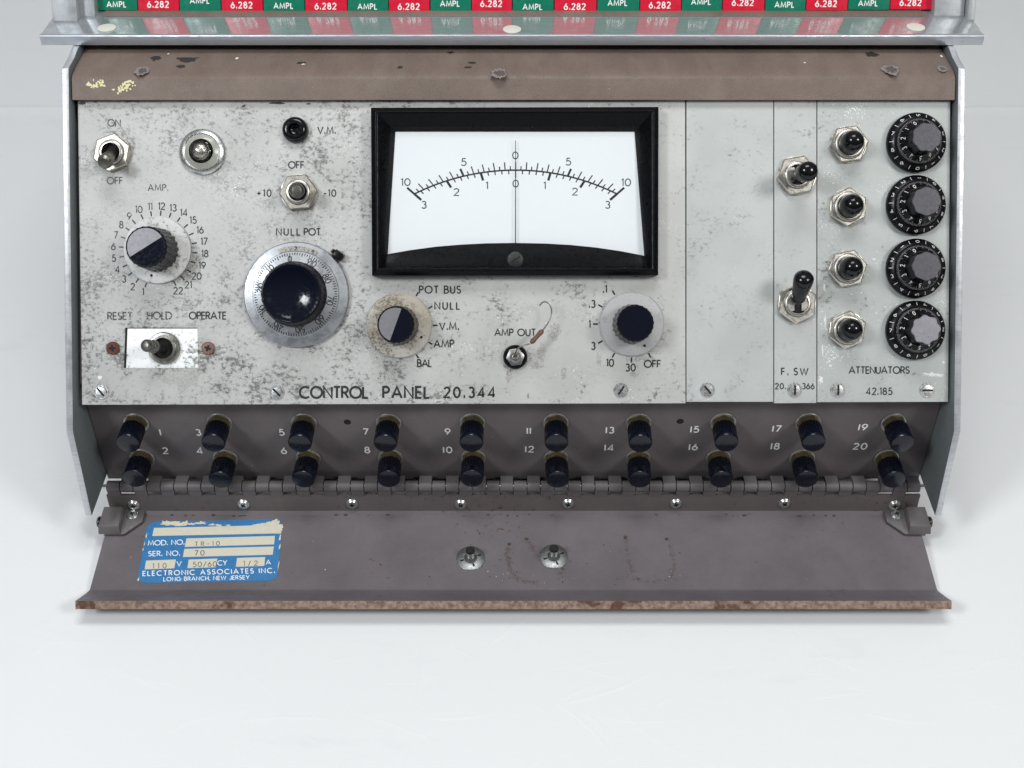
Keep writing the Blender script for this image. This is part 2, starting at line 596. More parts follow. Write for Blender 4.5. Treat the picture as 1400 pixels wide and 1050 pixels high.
GL = {
    'A': (.86, [[(0, 0), (.43, 1), (.86, 0)], [(.16, .33), (.70, .33)]]),
    'B': (.56, [[(0, .53), (.28, .53)] + arc(.28, .265, .28, .265, 90, -90) + [(0, 0), (0, 1), (.26, 1)] + arc(.26, .765, .235, .235, 90, -90)]),
    'C': (.84, [arc(.5, .5, .5, .5, 48, 312, 22)]),
    'D': (.78, [[(0, 0), (0, 1), (.28, 1)] + arc(.28, .5, .5, .5, 90, -90, 16) + [(0, 0)]]),
    'E': (.48, [[(.48, 1), (0, 1), (0, 0), (.48, 0)], [(0, .51), (.45, .51)]]),
    'F': (.46, [[(.46, 1), (0, 1), (0, 0)], [(0, .51), (.43, .51)]]),
    'G': (.95, [arc(.5, .5, .5, .5, 48, 360, 24) + [(.58, .5)]]),
    'H': (.66, [[(0, 0), (0, 1)], [(.66, 0), (.66, 1)], [(0, .51), (.66, .51)]]),
    'I': (.0, [[(0, 0), (0, 1)]]),
    'J': (.36, [[(.36, 1), (.36, .2)] + arc(.18, .2, .18, .2, 0, -180, 8)]),
    'L': (.44, [[(0, 1), (0, 0), (.44, 0)]]),
    'M': (.95, [[(0, 0), (.12, 1), (.475, .12), (.83, 1), (.95, 0)]]),
    'N': (.72, [[(0, 0), (0, 1), (.72, 0), (.72, 1)]]),
    'O': (1.0, [arc(.5, .5, .5, .5, 0, 360, 28)]),
    'P': (.52, [[(0, 0), (0, 1), (.26, 1)] + arc(.26, .74, .26, .26, 90, -90) + [(0, .48)]]),
    'R': (.56, [[(0, 0), (0, 1), (.26, 1)] + arc(.26, .745, .255, .255, 90, -90) + [(0, .49)], [(.24, .49), (.56, 0)]]),
    'S': (.52, [arc(.27, .755, .23, .245, 30, 250, 12) + arc(.26, .265, .26, .265, 75, -150, 14)]),
    'T': (.58, [[(0, 1), (.58, 1)], [(.29, 1), (.29, 0)]]),
    'U': (.62, [[(0, 1), (0, .31)] + arc(.31, .31, .31, .31, 180, 360, 12) + [(.62, 1)]]),
    'V': (.78, [[(0, 1), (.39, 0), (.78, 1)]]),
    'W': (1.16, [[(0, 1), (.29, 0), (.58, .95), (.87, 0), (1.16, 1)]]),
    'Y': (.74, [[(0, 1), (.37, .48), (.74, 1)], [(.37, .48), (.37, 0)]]),
    '0': (.60, [arc(.30, .5, .30, .5, 0, 360, 24)]),
    '1': (.16, [[(0, .86), (.16, 1), (.16, 0)]]),
    '2': (.54, [arc(.27, .73, .26, .27, 165, -35, 12) + [(0, 0), (.56, 0)]]),
    '3': (.52, [arc(.26, .76, .22, .24, 150, -75, 12), arc(.26, .27, .26, .27, 85, -150, 14)]),
    '4': (.62, [[(.62, .25), (0, .25), (.46, 1), (.46, 0)]]),
    '5': (.54, [[(.48, 1), (.14, 1), (.07, .55)] + arc(.25, .32, .29, .32, 110, -145, 14)]),
    '6': (.56, [arc(.28, .30, .28, .30, 0, 360, 18), [(.03, .42), (.40, 1)]]),
    '7': (.54, [[(0, 1), (.54, 1), (.16, 0)]]),
    '8': (.54, [arc(.27, .76, .21, .24, 0, 360, 16), arc(.27, .265, .27, .265, 0, 360, 18)]),
    '9': (.56, [arc(.28, .70, .28, .30, 0, 360, 18), [(.53, .58), (.16, 0)]]),
    '.': (.06, [[(-.05, .08), (.11, .08)]]), ',': (.04, [[(.04, .10), (-.02, -.14)]]),
    '+': (.56, [[(0, .45), (.56, .45)], [(.28, .17), (.28, .73)]]), '-': (.34, [[(0, .42), (.34, .42)]]),
    '/': (.44, [[(0, -.05), (.44, 1.05)]]), ' ': (.30, []),
}
zz = [0]


def text(g, s_, x, y, h, mi, z=.06, width=None, ang=0.0, w=.165, gap=.24, shear=0.0, wide=1.0):
    """centre s_ on (x, y) with cap height h (mm); width stretches the letter spacing"""
    tot = sum(GL[c][0] for c in s_)
    n = len(s_) - 1
    if width and n:
        gap = max(.17, (width / h - tot) / n)
    full = tot + gap * n
    sxk = wide
    if width and n and full * h > width * 1.02:
        sxk = width / (full * h)
    ca, sa = math.cos(rad(ang)), math.sin(rad(ang))
    px = -full / 2
    for c in s_:
        for st in GL[c][1]:
            pts = []
            for u, v in st:
                a = ((px + u) * sxk + shear * (v - .5)) * h
                b = (v - .5) * h
                pts.append((x + a * ca - b * sa, y + a * sa + b * ca))
            zz[0] = (zz[0] + 1) % 9
            ww = w * h * (1.5 if c == '.' else 1.3 if c == ',' else 1)
            g.stroke(pts, ww, z + zz[0] * .003, mi)
        px += GL[c][0] + gap
    return g


def ptext(g, M, s_, px, py, hpx, mi, wpx=None, h=0.0, **k):
    """lettering sized from the photograph: centre and cap height in its pixels"""
    a, b = on(M, px, py, h)
    a2, b2 = on(M, px, py - hpx, h)
    a3, b3 = on(M, px + 10, py, h)
    hh = math.hypot(a2 - a, b2 - b)
    kx = math.hypot(a3 - a, b3 - b) / 10
    return text(g, s_, a, b, hh, mi, width=wpx * kx if wpx else None, z=h + k.pop('z', .06), **k)


def ellipse_box(M, p):
    return [on(M, *q) for q in p]


# ================================================================== THE SETTING: a white paper-covered table top, its back edge and the sweep behind
g = G()
ys = [-500, 200, 721, 727, 731, 735, 742, 790]
zs_ = [0, 0, 0, .4, 2.2, .6, .2, 0]
prof = list(zip(ys, zs_)) + [(1000 + 300 * math.sin(rad(a)), 300 - 300 * math.cos(rad(a))) for a in range(0, 91, 9)] + [(1300, 1600)]
xs = [-1800, 1800]
vs_ = [(x, y, z) for y, z in prof for x in xs]
g.add(vs_, [(2 * i, 2 * i + 1, 2 * i + 3, 2 * i + 2) for i in range(len(prof) - 1)])


def on_table(px, py):
    y, z = VD((CY - py) / F, 1.0)
    t = -ZC / (z - ZC)
    return (px - CX) / F * t, y * t


def crease(pts, w=.8, hgt=.20):
    q = [Vector(on_table(*p)) for p in pts]
    n = len(q)
    vv = []
    for i, p in enumerate(q):
        d = (q[min(i + 1, n - 1)] - q[max(i - 1, 0)]).normalized()
        m = Vector((-d.y, d.x))
        e = math.sin(math.pi * (i + .15) / (n - .7))
        vv += [(*(p - m * w), -.02), (*p, hgt * max(.1, e)), (*(p + m * w * 1.6), -.02)]
    g.add(vv, [(3 * i + j, 3 * i + j + 1, 3 * i + j + 4, 3 * i + j + 3) for i in range(n - 1) for j in (0, 1)])


rc = random.Random(5)
for _ in range(46):
    x_, y_, a_, l_ = rc.uniform(0, 1400), rc.uniform(850, 1045), rc.uniform(-.6, .9), rc.uniform(14, 60)
    b_ = rc.uniform(-.12, .12)
    crease([(x_ + t * l_ * math.cos(a_) - b_ * l_ * t * (3 - t) * math.sin(a_), y_ + t * l_ * math.sin(a_) * .7 + b_ * l_ * t * (3 - t)) for t in (0, 1, 2, 3)], rc.uniform(.3, .7), rc.uniform(.04, .12))
for c in ([(584, 981), (610, 983), (640, 981), (668, 977)], [(770, 962), (810, 953), (850, 940), (888, 922)],
          [(576, 878), (574, 905), (571, 930), (568, 952)], [(1075, 850), (1086, 868), (1090, 890), (1087, 908)],
          [(1082, 846), (1094, 866), (1098, 890), (1096, 912)], [(760, 960), (785, 978), (810, 1000), (832, 1026)],
          [(800, 978), (815, 986), (824, 998)], [(425, 965), (430, 982), (428, 992)], [(45, 893), (60, 884), (82, 865)],
          [(320, 852), (338, 866), (352, 882)], [(890, 972), (902, 962), (912, 955)], [(670, 880), (694, 864), (720, 845)],
          [(1330, 915), (1350, 905), (1378, 899)], [(1110, 955), (1140, 951), (1180, 947)], [(330, 985), (380, 981), (450, 982)],
          [(1180, 975), (1230, 985), (1275, 990)], [(1345, 300), (1360, 312), (1385, 322)]):
    crease(c)
tab = build('tabletop', g, [M_PAPER], None, None)
tab['kind'] = 'structure'

# ================================================================== THE MACHINE
PC = bpy.data.objects.new('analog_computer', None)
COL.objects.link(PC)
put(PC, None, T(X0, 520, 0))
PC['label'] = 'worn grey desktop analog computer with meter, knobs, dials and open front flap'
PC['category'] = 'computer'


def YZ(px_half, X, py):                      # world y, z of a point seen at row py whose half width of the picture is known
    d = X * F / px_half
    return VD((CY - py) / F * d, d)


# prism along X from a (Y, Z) outline: local x=Y, y=Z, z=X
XM = Matrix(((0, 0, 1, 0), (1, 0, 0, 0), (0, 1, 0, 0), (0, 0, 0, 1)))
ZB = VD(-55.4, 492)[1]                      # underside of the side plates
tip, kl, kt = VD(-55.4, 492), VD(-19.1, 470.8), VD(125.7, 466)
st = (kt[0] + 9.2, kt[1] + .4)
up1 = (st[0] + 14, ZC - 204.6)
ZS = ZC - 205.2                              # top of the shelf
outline = [tip, kl, kt, st, (st[0] + 6, ZC - 209.3), (700, ZC - 209.3), (700, ZB)]
for sgn in (-1, 1):
    g = G()
    x0, x1 = (177.2, 179.9) if sgn > 0 else (-179.9, -177.2)
    g.prism(outline, x0, x1)
    o = build('side_plate', g, [M_PLATE, M_PLATEIN], PC, T(X0, 0, 0) @ XM, bevel=.25)
    for p in o.data.polygons:               # the broad faces are painted, the cut edges are bare metal
        if abs(p.normal.z) > .9:
            p.material_index = 1
# cabinet body between the plates
cab = [(VD(-41.3, 512.5)[0], ZB + 1), (VD(-41.3, 512.5)[0] + 4, ZB + 6), (VD(-9.7, 488)[0] + 3, VD(-9.7, 488)[1]), VD(0, 476.5), VD(112, 474.5),
       (464, ZC - 214.5), (464, ZC - 209.0), (698, ZC - 209.0), (698, ZB + 1)]
g = G().prism(cab, -176.6, 176.6)
build('cabinet', g, [M_TERM], PC, T(X0, 0, 0) @ XM, bevel=.4)
for x in (-150, 150):
    for y in (400, 660):
        build('foot', G().lathe([(9, 0), (9.5, 2), (8, ZB + .9)], 24), [M_BLACK], PC, T(X0 + x, y, 0))
# upper housing that leans back behind the patch modules
A30 = rad(30)
up = Vector((0, math.sin(A30), math.cos(A30)))
MOD = Matrix((Vector((1, 0, 0)), up, Vector((1, 0, 0)).cross(up))).transposed().to_4x4()
MOD.translation = Vector((X0, 475.2, ZS + .5))
HT = 85
hb = [(481.2, ZS + .05), (481.2 + HT * math.sin(A30), ZS + HT), (697, ZS + HT), (697, ZS + .05)]
build('upper_housing', G().prism(hb, -187.5, 187.5), [M_TERM], PC, T(X0, 0, 0) @ XM, bevel=.6)

# ---- shelf
yf = 451.0
g = G()
sec = [(yf, ZS - 3.7), (yf, ZS + .05), (yf + .4, ZS + .5), (yf + 1.5, ZS + .5), (yf + 2.3, ZS), (696, ZS), (696, ZS - 2.6), (yf + 4, ZS - 2.6), (yf + 3.2, ZS - 3.7)]
g.prism(sec, -191.9, 191.9)
sh = build('shelf', g, [M_SHELF, M_LIP], PC, T(X0 - .6, 0, 0) @ XM, bevel=.12)
for p in sh.data.polygons:
    if p.center.x < (yf + 2.2) * S:
        p.material_index = 1
SHF = Matrix.Translation((0, 0, ZS))


def on_shelf(px, py):
    y, z = VD((CY - py) / F, 1.0)
    t = (ZS - ZC) / (z - ZC)
    return (px - CX) / F * t, y * t


for px, py in ((146, 38), (700, 40), (1252, 37)):
    x, y = on_shelf(px, py)
    build('rivet', G().lathe([(3.75, -.2), (3.75, .12), (3.2, .3), (0, .42)], 32), [M_RIVET], sh, T(x, y, ZS))
# ---- rails either side of the patch bay


def rail(xa, xb, back, wid, name='side_rail'):
    """upright aluminium section, leaning with the housing"""
    base = Vector((0, 465.4 + back, ZS + .1))
    M = Matrix((Vector((1, 0, 0)), up, Vector((1, 0, 0)).cross(up))).transposed().to_4x4()
    M.translation = base
    k = (465.4 + back) * cT + (ZC - ZS) * sT      # depth of the foot of the rail
    a, b = (xa - CX) / F * k, (xb - CX) / F * k
    g = G().prism([(a, 0), (b, 0), (b, HT), (a, HT)], -wid, 0)
    # the foot is cut level with the shelf
    for i, v in enumerate(g.v):
        if v[1] == 0:
            g.v[i] = (v[0], -v[2] * math.tan(A30) * -1, v[2])
    return build(name, g, [M_RAIL], PC, M, bevel=.35)


rail(72, 106, 0, 9)
rail(107, 130.0, 4.6, 6)
rail(1277, 1318, 5.0, 6)
rail(1323, 1333, 1.0, 9)

# ---- brown sill and the twenty patch modules
g = G().prism([(470.6, ZS + .03), (470.7, ZS + .28), (471.2, ZS + .36), (482.5, ZS + .40), (482.5, ZS + .03)], -171.8, 171.8)
build('bay_sill', g, [M_COVER], PC, T(X0, 0, 0) @ XM, bevel=.2)
edges = [132, 188.5, 245.5, 302.5, 360, 417, 475, 531.5, 588, 644.5, 700.5, 757.5, 816, 874.5, 931.5, 987.5, 1045.5, 1101.5, 1159, 1216.5, 1275]
ty = [6, 6, 1, 7, 8, 8.5, 9, 9, 5, 5, 9.5, 9, 4, 7, 2.5, 3.5, 6.5, 5, 4.5, 3.5]
by = [14, 14.5, 15.5, 16, 16, 17, 17.5, 18, 18, 18, 18, 18, 17.5, 17, 16.5, 16, 15.5, 14.5, 13.5, 13]
for i in range(20):
    green = i % 2 == 0
    g = G()
    x0, yb = on(MOD, edges[i], by[i])
    x1, _ = on(MOD, edges[i + 1], by[i])
    r = random.uniform(-.12, .12)
    g.prism([(x0 + .16, yb), (x1 - .16, yb), (x1 - .16, HT - 12), (x0 + .16, HT - 12)], -9, r)
    ptext(g, MOD, 'AMPL' if green else '6.282', (edges[i] + edges[i + 1]) / 2 - 1, ty[i], 7.2 if green else 8, 1, 26 if green else 28.5, h=r, w=.2)
    build('patch_module', g, [M_GREEN if green else M_RED, M_WINK], PC, MOD, bevel=.25)['label'] = \
        'green module lettered AMPL' if green else 'red module lettered 6.282'

# ---- folded brown cover above the panels
c0 = VD((525 - 136.5) / F * 468.0, 468.0)
c1 = VD((525 - 101) / F * 467.2, 467.2)
bx = Vector(c1) - Vector(c0)
L1 = bx.length
g = G()
rr = 2.2
nb = []
zt = c1[1] + .8
for k in range(7):                         # rolled front corner
    a = rad(180 - 41 + 41 * 0) if False else None
secc = [(c0[0] + 3.2, c0[1] - 1.6), (c0[0] + .6, c0[1] - .5)]
p0, pc, p1 = Vector((c1[0] - bx.x * .22, c1[1] - bx.y * .22)), Vector(c1), Vector((c1[0] + 7.5, c1[1] + .25))
secc += [tuple(c0)]
for k in range(9):
    t = k / 8
    secc.append(tuple(p0 * (1 - t) ** 2 + pc * 2 * t * (1 - t) + p1 * t * t))
secc += [(470, c1[1] + 1.4), (470, c1[1] - .6), (c0[0] + 18, c1[1] - 3.0), (c0[0] + 6, c0[1] + 2)]
g.prism(secc, -176.4, 176.4)
COVF = frame(*[(525 - 136.5) / F * 468.0, 468.0, (525 - 101) / F * 467.2, 467.2])
# its front face carries marks; they lie on the sheet itself
CTOP = Matrix((Vector((1, 0, 0)), Vector((0, 1, 0)), Vector((0, 0, 1)))).transposed().to_4x4()
CTOP.translation = Vector((X0, p1.x, p1.y))
ztop = lambda y: (c1[1] + .25) + (1.15) * (y - p1.x) / (470 - p1.x)


def topmark(g, px, py, rx, ry, mi, seed, jag=.5):
    yy, z_ = VD((CY - py) / F, 1.0)
    t = (p1.y + .25 - ZC) / (z_ - ZC)
    y = yy * t
    z = ztop(y)
    t = (z - ZC) / (z_ - ZC)
    g.blot((px - CX) / F * t - X0, yy * t - p1.x, rx, ry * 1.5, z - p1.y + .06 + .004 * seed, mi, 27, jag, seed)


for i, (px, py, rx, ry) in enumerate(((213, 79, 2.6, 2.0), (256, 81, 6.0, 1.9), (247, 90.5, 2.3, 1.4), (616 - 0, 72, 1.6, .9), (1192, 74, 3.2, 2.0), (470 + 77, 92, 1.5, 1.0), (645, 86, 2.0, .8), (640, 92, 1.8, .7), (412, 86, 2.2, .9))):
    topmark(g, px, py, rx, ry, 1, i + 1)
for i, (px, py, rx, ry) in enumerate(((324, 80, .8, .8), (415, 88, 1.0, .6), (1287, 77, .6, .9), (1100, 86, .5, .5), (230, 74, .6, .4))):
    topmark(g, px, py, rx, ry, 2, i + 12)
for i, (px, py, r) in enumerate(((194, 97, 3.4), (682, 101, 3.6), (1217, 95.5, 3.9), (1288, 94.5, 2.3))):
    topmark(g, px, py, r, r * .95, 4, 24 + 3 * i, .28)
    topmark(g, px + 1, py, r * .72, r * .62, 5, 25 + 3 * i, .5)
    topmark(g, px - 2, py + .5, r * .42, r * .3, 4 if i else 1, 26 + 3 * i, .6)
ry_ = random.Random(11)
for (px, py, rx, ry, cnt) in ((128, 117, 2.3, 1.2, 16), (138, 114, 2.2, 1.3, 16), (168, 121, 2.4, 1.2, 18), (175, 116, 2.3, 1.3, 18), (163, 124, 1.0, .8, 5), (122, 113, 1.0, .7, 5)):
    for i in range(cnt):
        a, b = on(COVF, px, py)
        a += ry_.gauss(0, rx * .55)
        b += ry_.gauss(0, ry * .55)
        n0 = len(g.fv)
        g.blot(0, 0, ry_.uniform(.35, 1.0), ry_.uniform(.3, .75), 0, 3, 11, .6, ry_.randrange(10 ** 6))
        for j in range(n0, len(g.fv)):
            g.fv[j] = tuple(CTOP.inverted() @ (COVF @ Vector((a + g.fv[j][0], b + g.fv[j][1], .10 + .004 * i))))
toX = (T(X0, 0, 0) @ XM).inverted() @ CTOP
g.fv = [tuple(toX @ Vector(v)) for v in g.fv]
cv = build('top_cover', g, [M_COVER, M_CHIP, M_TICK, M_YEL, M_SCUFF, M_SCUFFD], PC, T(X0, 0, 0) @ XM, sharp=40)
# ================================================================== panels
def pq(*pts):
    return [on(PANEL, *p) for p in pts]


PM = [M_INK, M_INKFAINT]
TK = 2.4


def plate(corners, gap=.18):
    q = pq(*corners)
    g = G()
    cx = sum(p[0] for p in q) / 4
    q = [(p[0] + (gap if p[0] < cx else -gap), p[1]) for p in q]
    g.prism(q, -TK, 0)
    return g


P = lambda g, s_, x, y, h, wd=None, mi=1, **k: ptext(g, PANEL, s_, x, y, h, mi, wd, **k)


def ticks(g, cx, cy, r0, r1, angs, wpx=2.2, mi=1):
    a, b = on(PANEL, cx, cy)
    for t in angs:
        c, s_ = math.cos(rad(t)), math.sin(rad(t))
        zz[0] = (zz[0] + 1) % 9
        g.stroke([(a + r0 * c, b + r0 * s_), (a + r1 * c, b + r1 * s_)], wpx / 3.4, .06 + zz[0] * .003, mi)


g = plate([(111.5, 553.5), (938, 551.5), (937.5, 137), (105.5, 137)])
P(g, 'ON', 156, 168, 9, 17, 2)
P(g, 'OFF', 157, 247, 9, 21, 2)
P(g, 'AMP.', 216, 256.5, 8.5, 27, 2)
P(g, 'V.M.', 446.5, 178, 9, 24, 1, w=.18)
P(g, 'OFF', 405, 225.5, 9, 21, 1, w=.18)
P(g, '+10', 361, 264, 9, 19, 1, w=.18)
P(g, '-10', 451, 264, 9, 16, 1, w=.18)
P(g, 'NULL', 394, 317, 9, 32, 1, w=.18)
P(g, 'POT', 427, 317, 9, 22, 1, w=.19)
P(g, 'RESET', 164, 432, 9.5, 33, 2, w=.19)
P(g, 'HOLD', 218, 431.5, 9.5, 33, 2, w=.19)
P(g, 'OPERATE', 284, 431.5, 9.5, 50, 1, w=.19)
P(g, 'CONTROL', 456.5, 536.5, 15, 93, 1, w=.205)
P(g, 'PANEL', 555.5, 536.5, 15, 63, 1, w=.205)
P(g, '20.344', 642, 536.5, 13.5, 69, 1, w=.205)
P(g, 'POT BUS', 601.5, 396, 9.5, 56, 1, w=.19)
P(g, 'NULL', 611.5, 418, 9.5, 34, 1, w=.19)
P(g, 'V.M.', 614, 446, 9.5, 26, 1, w=.19)
P(g, 'AMP', 607, 470, 9.5, 27, 1, w=.19)
P(g, 'BAL', 580.5, 496.5, 9.5, 19, 1, w=.19)
P(g, 'AMP', 689, 454.5, 9, 25, 1, w=.18)
P(g, 'OUT', 720, 454.5, 9, 24, 1, w=.18)
for s_, x, y in (('.1', 827, 395), ('.3', 809.5, 415.5), ('1', 806, 443), ('3', 811, 473), ('10', 834, 496), ('30', 862, 502.5)):
    P(g, s_, x, y, 9.5, None, 1, w=.19)
P(g, 'OFF', 892, 497.5, 9.5, 22, 1, w=.19)
for n in range(1, 23):
    t = 250 - 14.95 * (n - 1)
    rpx = 60 + 4 * abs(math.cos(rad(t))) * (1 if n > 9 else .4)
    P(g, str(n), 216.3 + rpx * math.cos(rad(t)), 342 - rpx * math.sin(rad(t)), 9, None, 2 if 5 < n < 12 else 1, w=.16)
    ticks(g, 216.3, 342, 13.9, 15.9, [t], 1.8, 2 if 4 < n < 9 else 1)
ticks(g, 546, 444.8, 13.6, 15.4, (60, 30, 0, -30, -60))
ticks(g, 863.5, 443, 13.6, 15.6, (120, 150, 180, 210, 240, 270, 300))
# scuffs where paint is gone along the upper edge and by the screws, and damp stains round the output jack
for i, (x, y, rx, ry, mi) in enumerate(((112, 141, 1.8, .9, 3), (379, 141, 4.0, .7, 3), (422, 142, 1.4, .4, 3), (598, 541, 2.0, 1.4, 4), (722, 541, .5, 1.8, 4), (888, 547, 1.4, .7, 4),
                                        (757, 453, 3.6, 4.6, 5), (741, 480, 2.2, 5.0, 5), (733, 500, 3.6, 2.2, 5), (770, 510, 1.6, 3.6, 5), (696, 512, 1.8, 4.0, 5), (819, 492, 1.2, 4.0, 5),
                                        (866, 512, 2.4, 1.4, 5), (137, 516, 1.2, 1.0, 6), (333, 145, 1.0, .5, 3), (868, 378, 2.0, .15, 3), (575, 500, 3.0, 1.6, 5))):
    a, b = on(PANEL, x, y)
    g.blot(a, b, rx, ry, .030 + i * .001, mi, 18, .55, 60 + i)
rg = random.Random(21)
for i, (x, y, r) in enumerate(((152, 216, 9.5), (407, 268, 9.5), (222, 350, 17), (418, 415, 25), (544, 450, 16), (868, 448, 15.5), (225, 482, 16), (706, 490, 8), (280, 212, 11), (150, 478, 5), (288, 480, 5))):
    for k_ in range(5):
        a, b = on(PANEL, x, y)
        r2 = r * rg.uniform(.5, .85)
        g.blot(a + rg.uniform(-.4, .5) * r, b + rg.uniform(-.5, .3) * r, r2, r2 * rg.uniform(.7, 1), .012 + (i * 5 + k_) * .0003, 7, 22, .5, 1200 + i * 7 + k_)  # dark translucent blots round the controls, centred slightly below them
cp = build('control_panel', g, [M_PANEL, M_INK, M_INKFAINT, M_CHIP, M_SCUFF, M_DAMP, M_TICK, M_DARKBLOT], PC, PANEL, bevel=.25)

g = plate([(938, 549.5), (1058, 549.5), (1058, 137), (938, 137)])
bp = build('blank_panel', g, [M_BLANK], PC, PANEL, bevel=.25)
g = plate([(1058, 551.5), (1117, 551), (1117, 137), (1058, 137)])
P(g, 'F.', 1073, 508, 9, 9, 1, w=.19)
P(g, 'SW', 1095, 508, 9, 19, 1, w=.19)
P(g, '20.', 1067, 528, 7.5, 14, 1, w=.19)
P(g, '366', 1105, 528, 7.5, 16, 1, w=.19)
sp_ = build('switch_panel', g, [M_SW] + PM, PC, PANEL, bevel=.25)
g = plate([(1117, 550), (1297, 549.5), (1300, 137), (1117, 137)])
P(g, 'ATTENUATORS', 1202, 506, 9, 82, 1, w=.19)
P(g, '42.185', 1202, 535, 9, 35, 1, w=.18)
for i, (x, y, rx, ry) in enumerate(((1272, 512, 4.2, 1.5), (1284, 513, 2.4, 1.2), (1122, 518, 1.6, 2.8), (1127, 395, .6, 2.4), (1128, 440, .5, 5.0), (1125, 480, .5, 3.0), (1136, 500, 1.0, .7), (1290, 495, .8, .8))):
    a, b = on(PANEL, x, y)
    g.blot(a, b, rx, ry, .03 + i * .001, 3, 24, .85, 90 + i)
ap = build('attenuator_panel', g, [M_ATT] + PM + [M_TICK], PC, PANEL, bevel=.25)


def screw(M, parent, r=2.9, ang=0, mats=(M_STEEL, M_HOLE), cross=False, washer=True, name='screw'):
    g = G()
    if washer:
        g.lathe([(r, 0), (r, .35), (r * .93, .55), (r * .80, .55)], 36)
    rr_ = r * .82
    g.lathe([(rr_, 0), (rr_, .75), (rr_ * .86, 1.1), (0, 1.28)], 36)
    w = r * .13
    z = 1.30
    for a in ((ang, ang + 90) if cross else (ang,)):
        c, s_ = math.cos(rad(a)), math.sin(rad(a))
        L_ = rr_ * (.5 if cross else .84)
        q = [(-L_, -w), (L_, -w), (L_, w), (-L_, w)]
        g.flat([(x * c - y * s_, x * s_ + y * c, z + (.004 if a != ang else 0) - (0 if abs(x) < L_ * .5 else 0)) for x, y in q], [(0, 1, 2, 3)], 1)
    return build(name, g, list(mats), parent, M)


for px, py, ang, par in ((139, 536, -50, cp), (379, 536.5, -45, cp), (849, 533.5, 55, cp), (967, 533, -50, bp), (1086, 533, 90, sp_), (1145, 533, 90, ap), (1267, 533.5, 0, ap)):
    screw(at(PANEL, px, py), par, 2.95, ang)
screw(at(PANEL, 155, 476), cp, 3.2, 95, (M_RUSTS, M_HOLE), True, False)['label'] = 'rusty red screw left of the switch plate'
screw(at(PANEL, 285, 476), cp, 3.2, 70, (M_RUSTL, M_HOLE), True, False)['label'] = 'half rusted screw right of the switch plate'


# ---- toggle switches
def hexa(r, n=6, a0=0):
    return [(r * math.cos(rad(a0) + 2 * math.pi * i / n), r * math.sin(rad(a0) + 2 * math.pi * i / n)) for i in range(n)]


def lever_dir(tx, ty):                       # tilt in degrees towards +x and +y of the panel
    return Matrix.Rotation(rad(tx), 4, 'Y') @ Matrix.Rotation(rad(-ty), 4, 'X')


def toggle(px, py, tx, ty, kind, rot=0, nut_r=7.5, label=None):
    M = at(PANEL, px, py)
    rb = {'bat': 4.9, 'black': 5.3, 'push': 5.9}[kind]
    hb_ = 3.6
    g = G().lathe([(rb, 0), (rb, hb_ - .35), (rb - .35, hb_), (rb - 1.15, hb_), (rb - 1.5, hb_ - 1.4), (rb - 1.9, hb_ - 2.4), (0, hb_ - 2.6)], 40, mis=[0, 0, 0, 1, 1, 1])
    if kind == 'black':
        g.box(-1.25, 1.25, -rb + 1.2, rb - 1.2, hb_ - 2.5, hb_ - .9, 1)
        g.box(-rb + 1.2, -1.45, -3, 3, hb_ - 2.5, hb_ - .4, 0)
        g.box(1.45, rb - 1.2, -3, 3, hb_ - 2.5, hb_ - .4, 0)
    sw = build('toggle_switch' if kind != 'push' else 'push_switch', g, [M_CHROME, M_HOLE], PC, M, sharp=50)
    if label:
        sw['label'] = label
    g = G()
    g.lathe([(nut_r * 1.0, 0), (nut_r * 1.0, .45), (nut_r * .93, .6), (0, .6)], 40)
    hexmod = lambda i, j: (math.cos(rad(30)) / math.cos(rad((i * 5) % 60 - 30)) if j < 3 else 1)
    n0 = len(g.v)
    g.lathe([(nut_r * 1.06, .6), (nut_r * 1.05, 2.1), (nut_r * .99, 2.45), (rb + .35, 2.45), (rb + .03, 2.2), (rb + .02, .3)], 72, mod=hexmod)
    g.xf(Matrix.Rotation(rad(rot), 4, 'Z'), n0)
    build('hex_nut', g, [M_CHROME if kind != 'bat' else M_NUTD], sw, M)
    Ml = M @ T(0, 0, 1.2) @ lever_dir(tx, ty)
    g = G()
    if kind == 'bat':
        g.lathe([(2.1, 0), (2.2, 4), (2.6, 8.2), (3.0, 10.6), (2.8, 11.9), (1.9, 12.9), (0, 13.3)], 28)
        build('lever', g, [M_DULL], sw, Ml)
    elif kind == 'black':
        g.lathe([(2.0, 0), (2.0, 5.0)], 28)
        g.lathe([(2.4, 3.4), (2.8, 3.8), (3.95, 15.4), (3.8, 17.2), (2.9, 18.5), (1.3, 19.2), (0, 19.3)], 32, 1)
        build('lever', g, [M_CHROMED, M_SLEEVE], sw, Ml)
    else:
        g.lathe([(4.6, 0), (4.6, 4.0), (4.45, 6.4), (4.0, 8.2), (3.15, 9.6), (1.8, 10.6), (0, 10.9)], 36)
        build('button_cap', g, [M_SLEEVE], sw, Ml)
    return sw


toggle(155, 209.5, 3, -27, 'bat', 20, 7.4, 'dull power switch thrown to OFF')
toggle(409, 263.5, 7, -4, 'bat', 5, 7.4, 'dull polarity switch centred below OFF')
toggle(1088.5, 240.5, 1, -3, 'black', 10, 7.9, 'switch with black sleeve pointing straight out')
toggle(1088.5, 415, -3, 33, 'black', 25, 7.9, 'switch with long black sleeve thrown up')
for i, (px, py) in enumerate(((1158.8, 198), (1158, 283.6), (1157.3, 367.5), (1156.8, 451))):
    toggle(px, py, 0, 0, 'push', (8, 28, 12, 22)[i], 7.5)

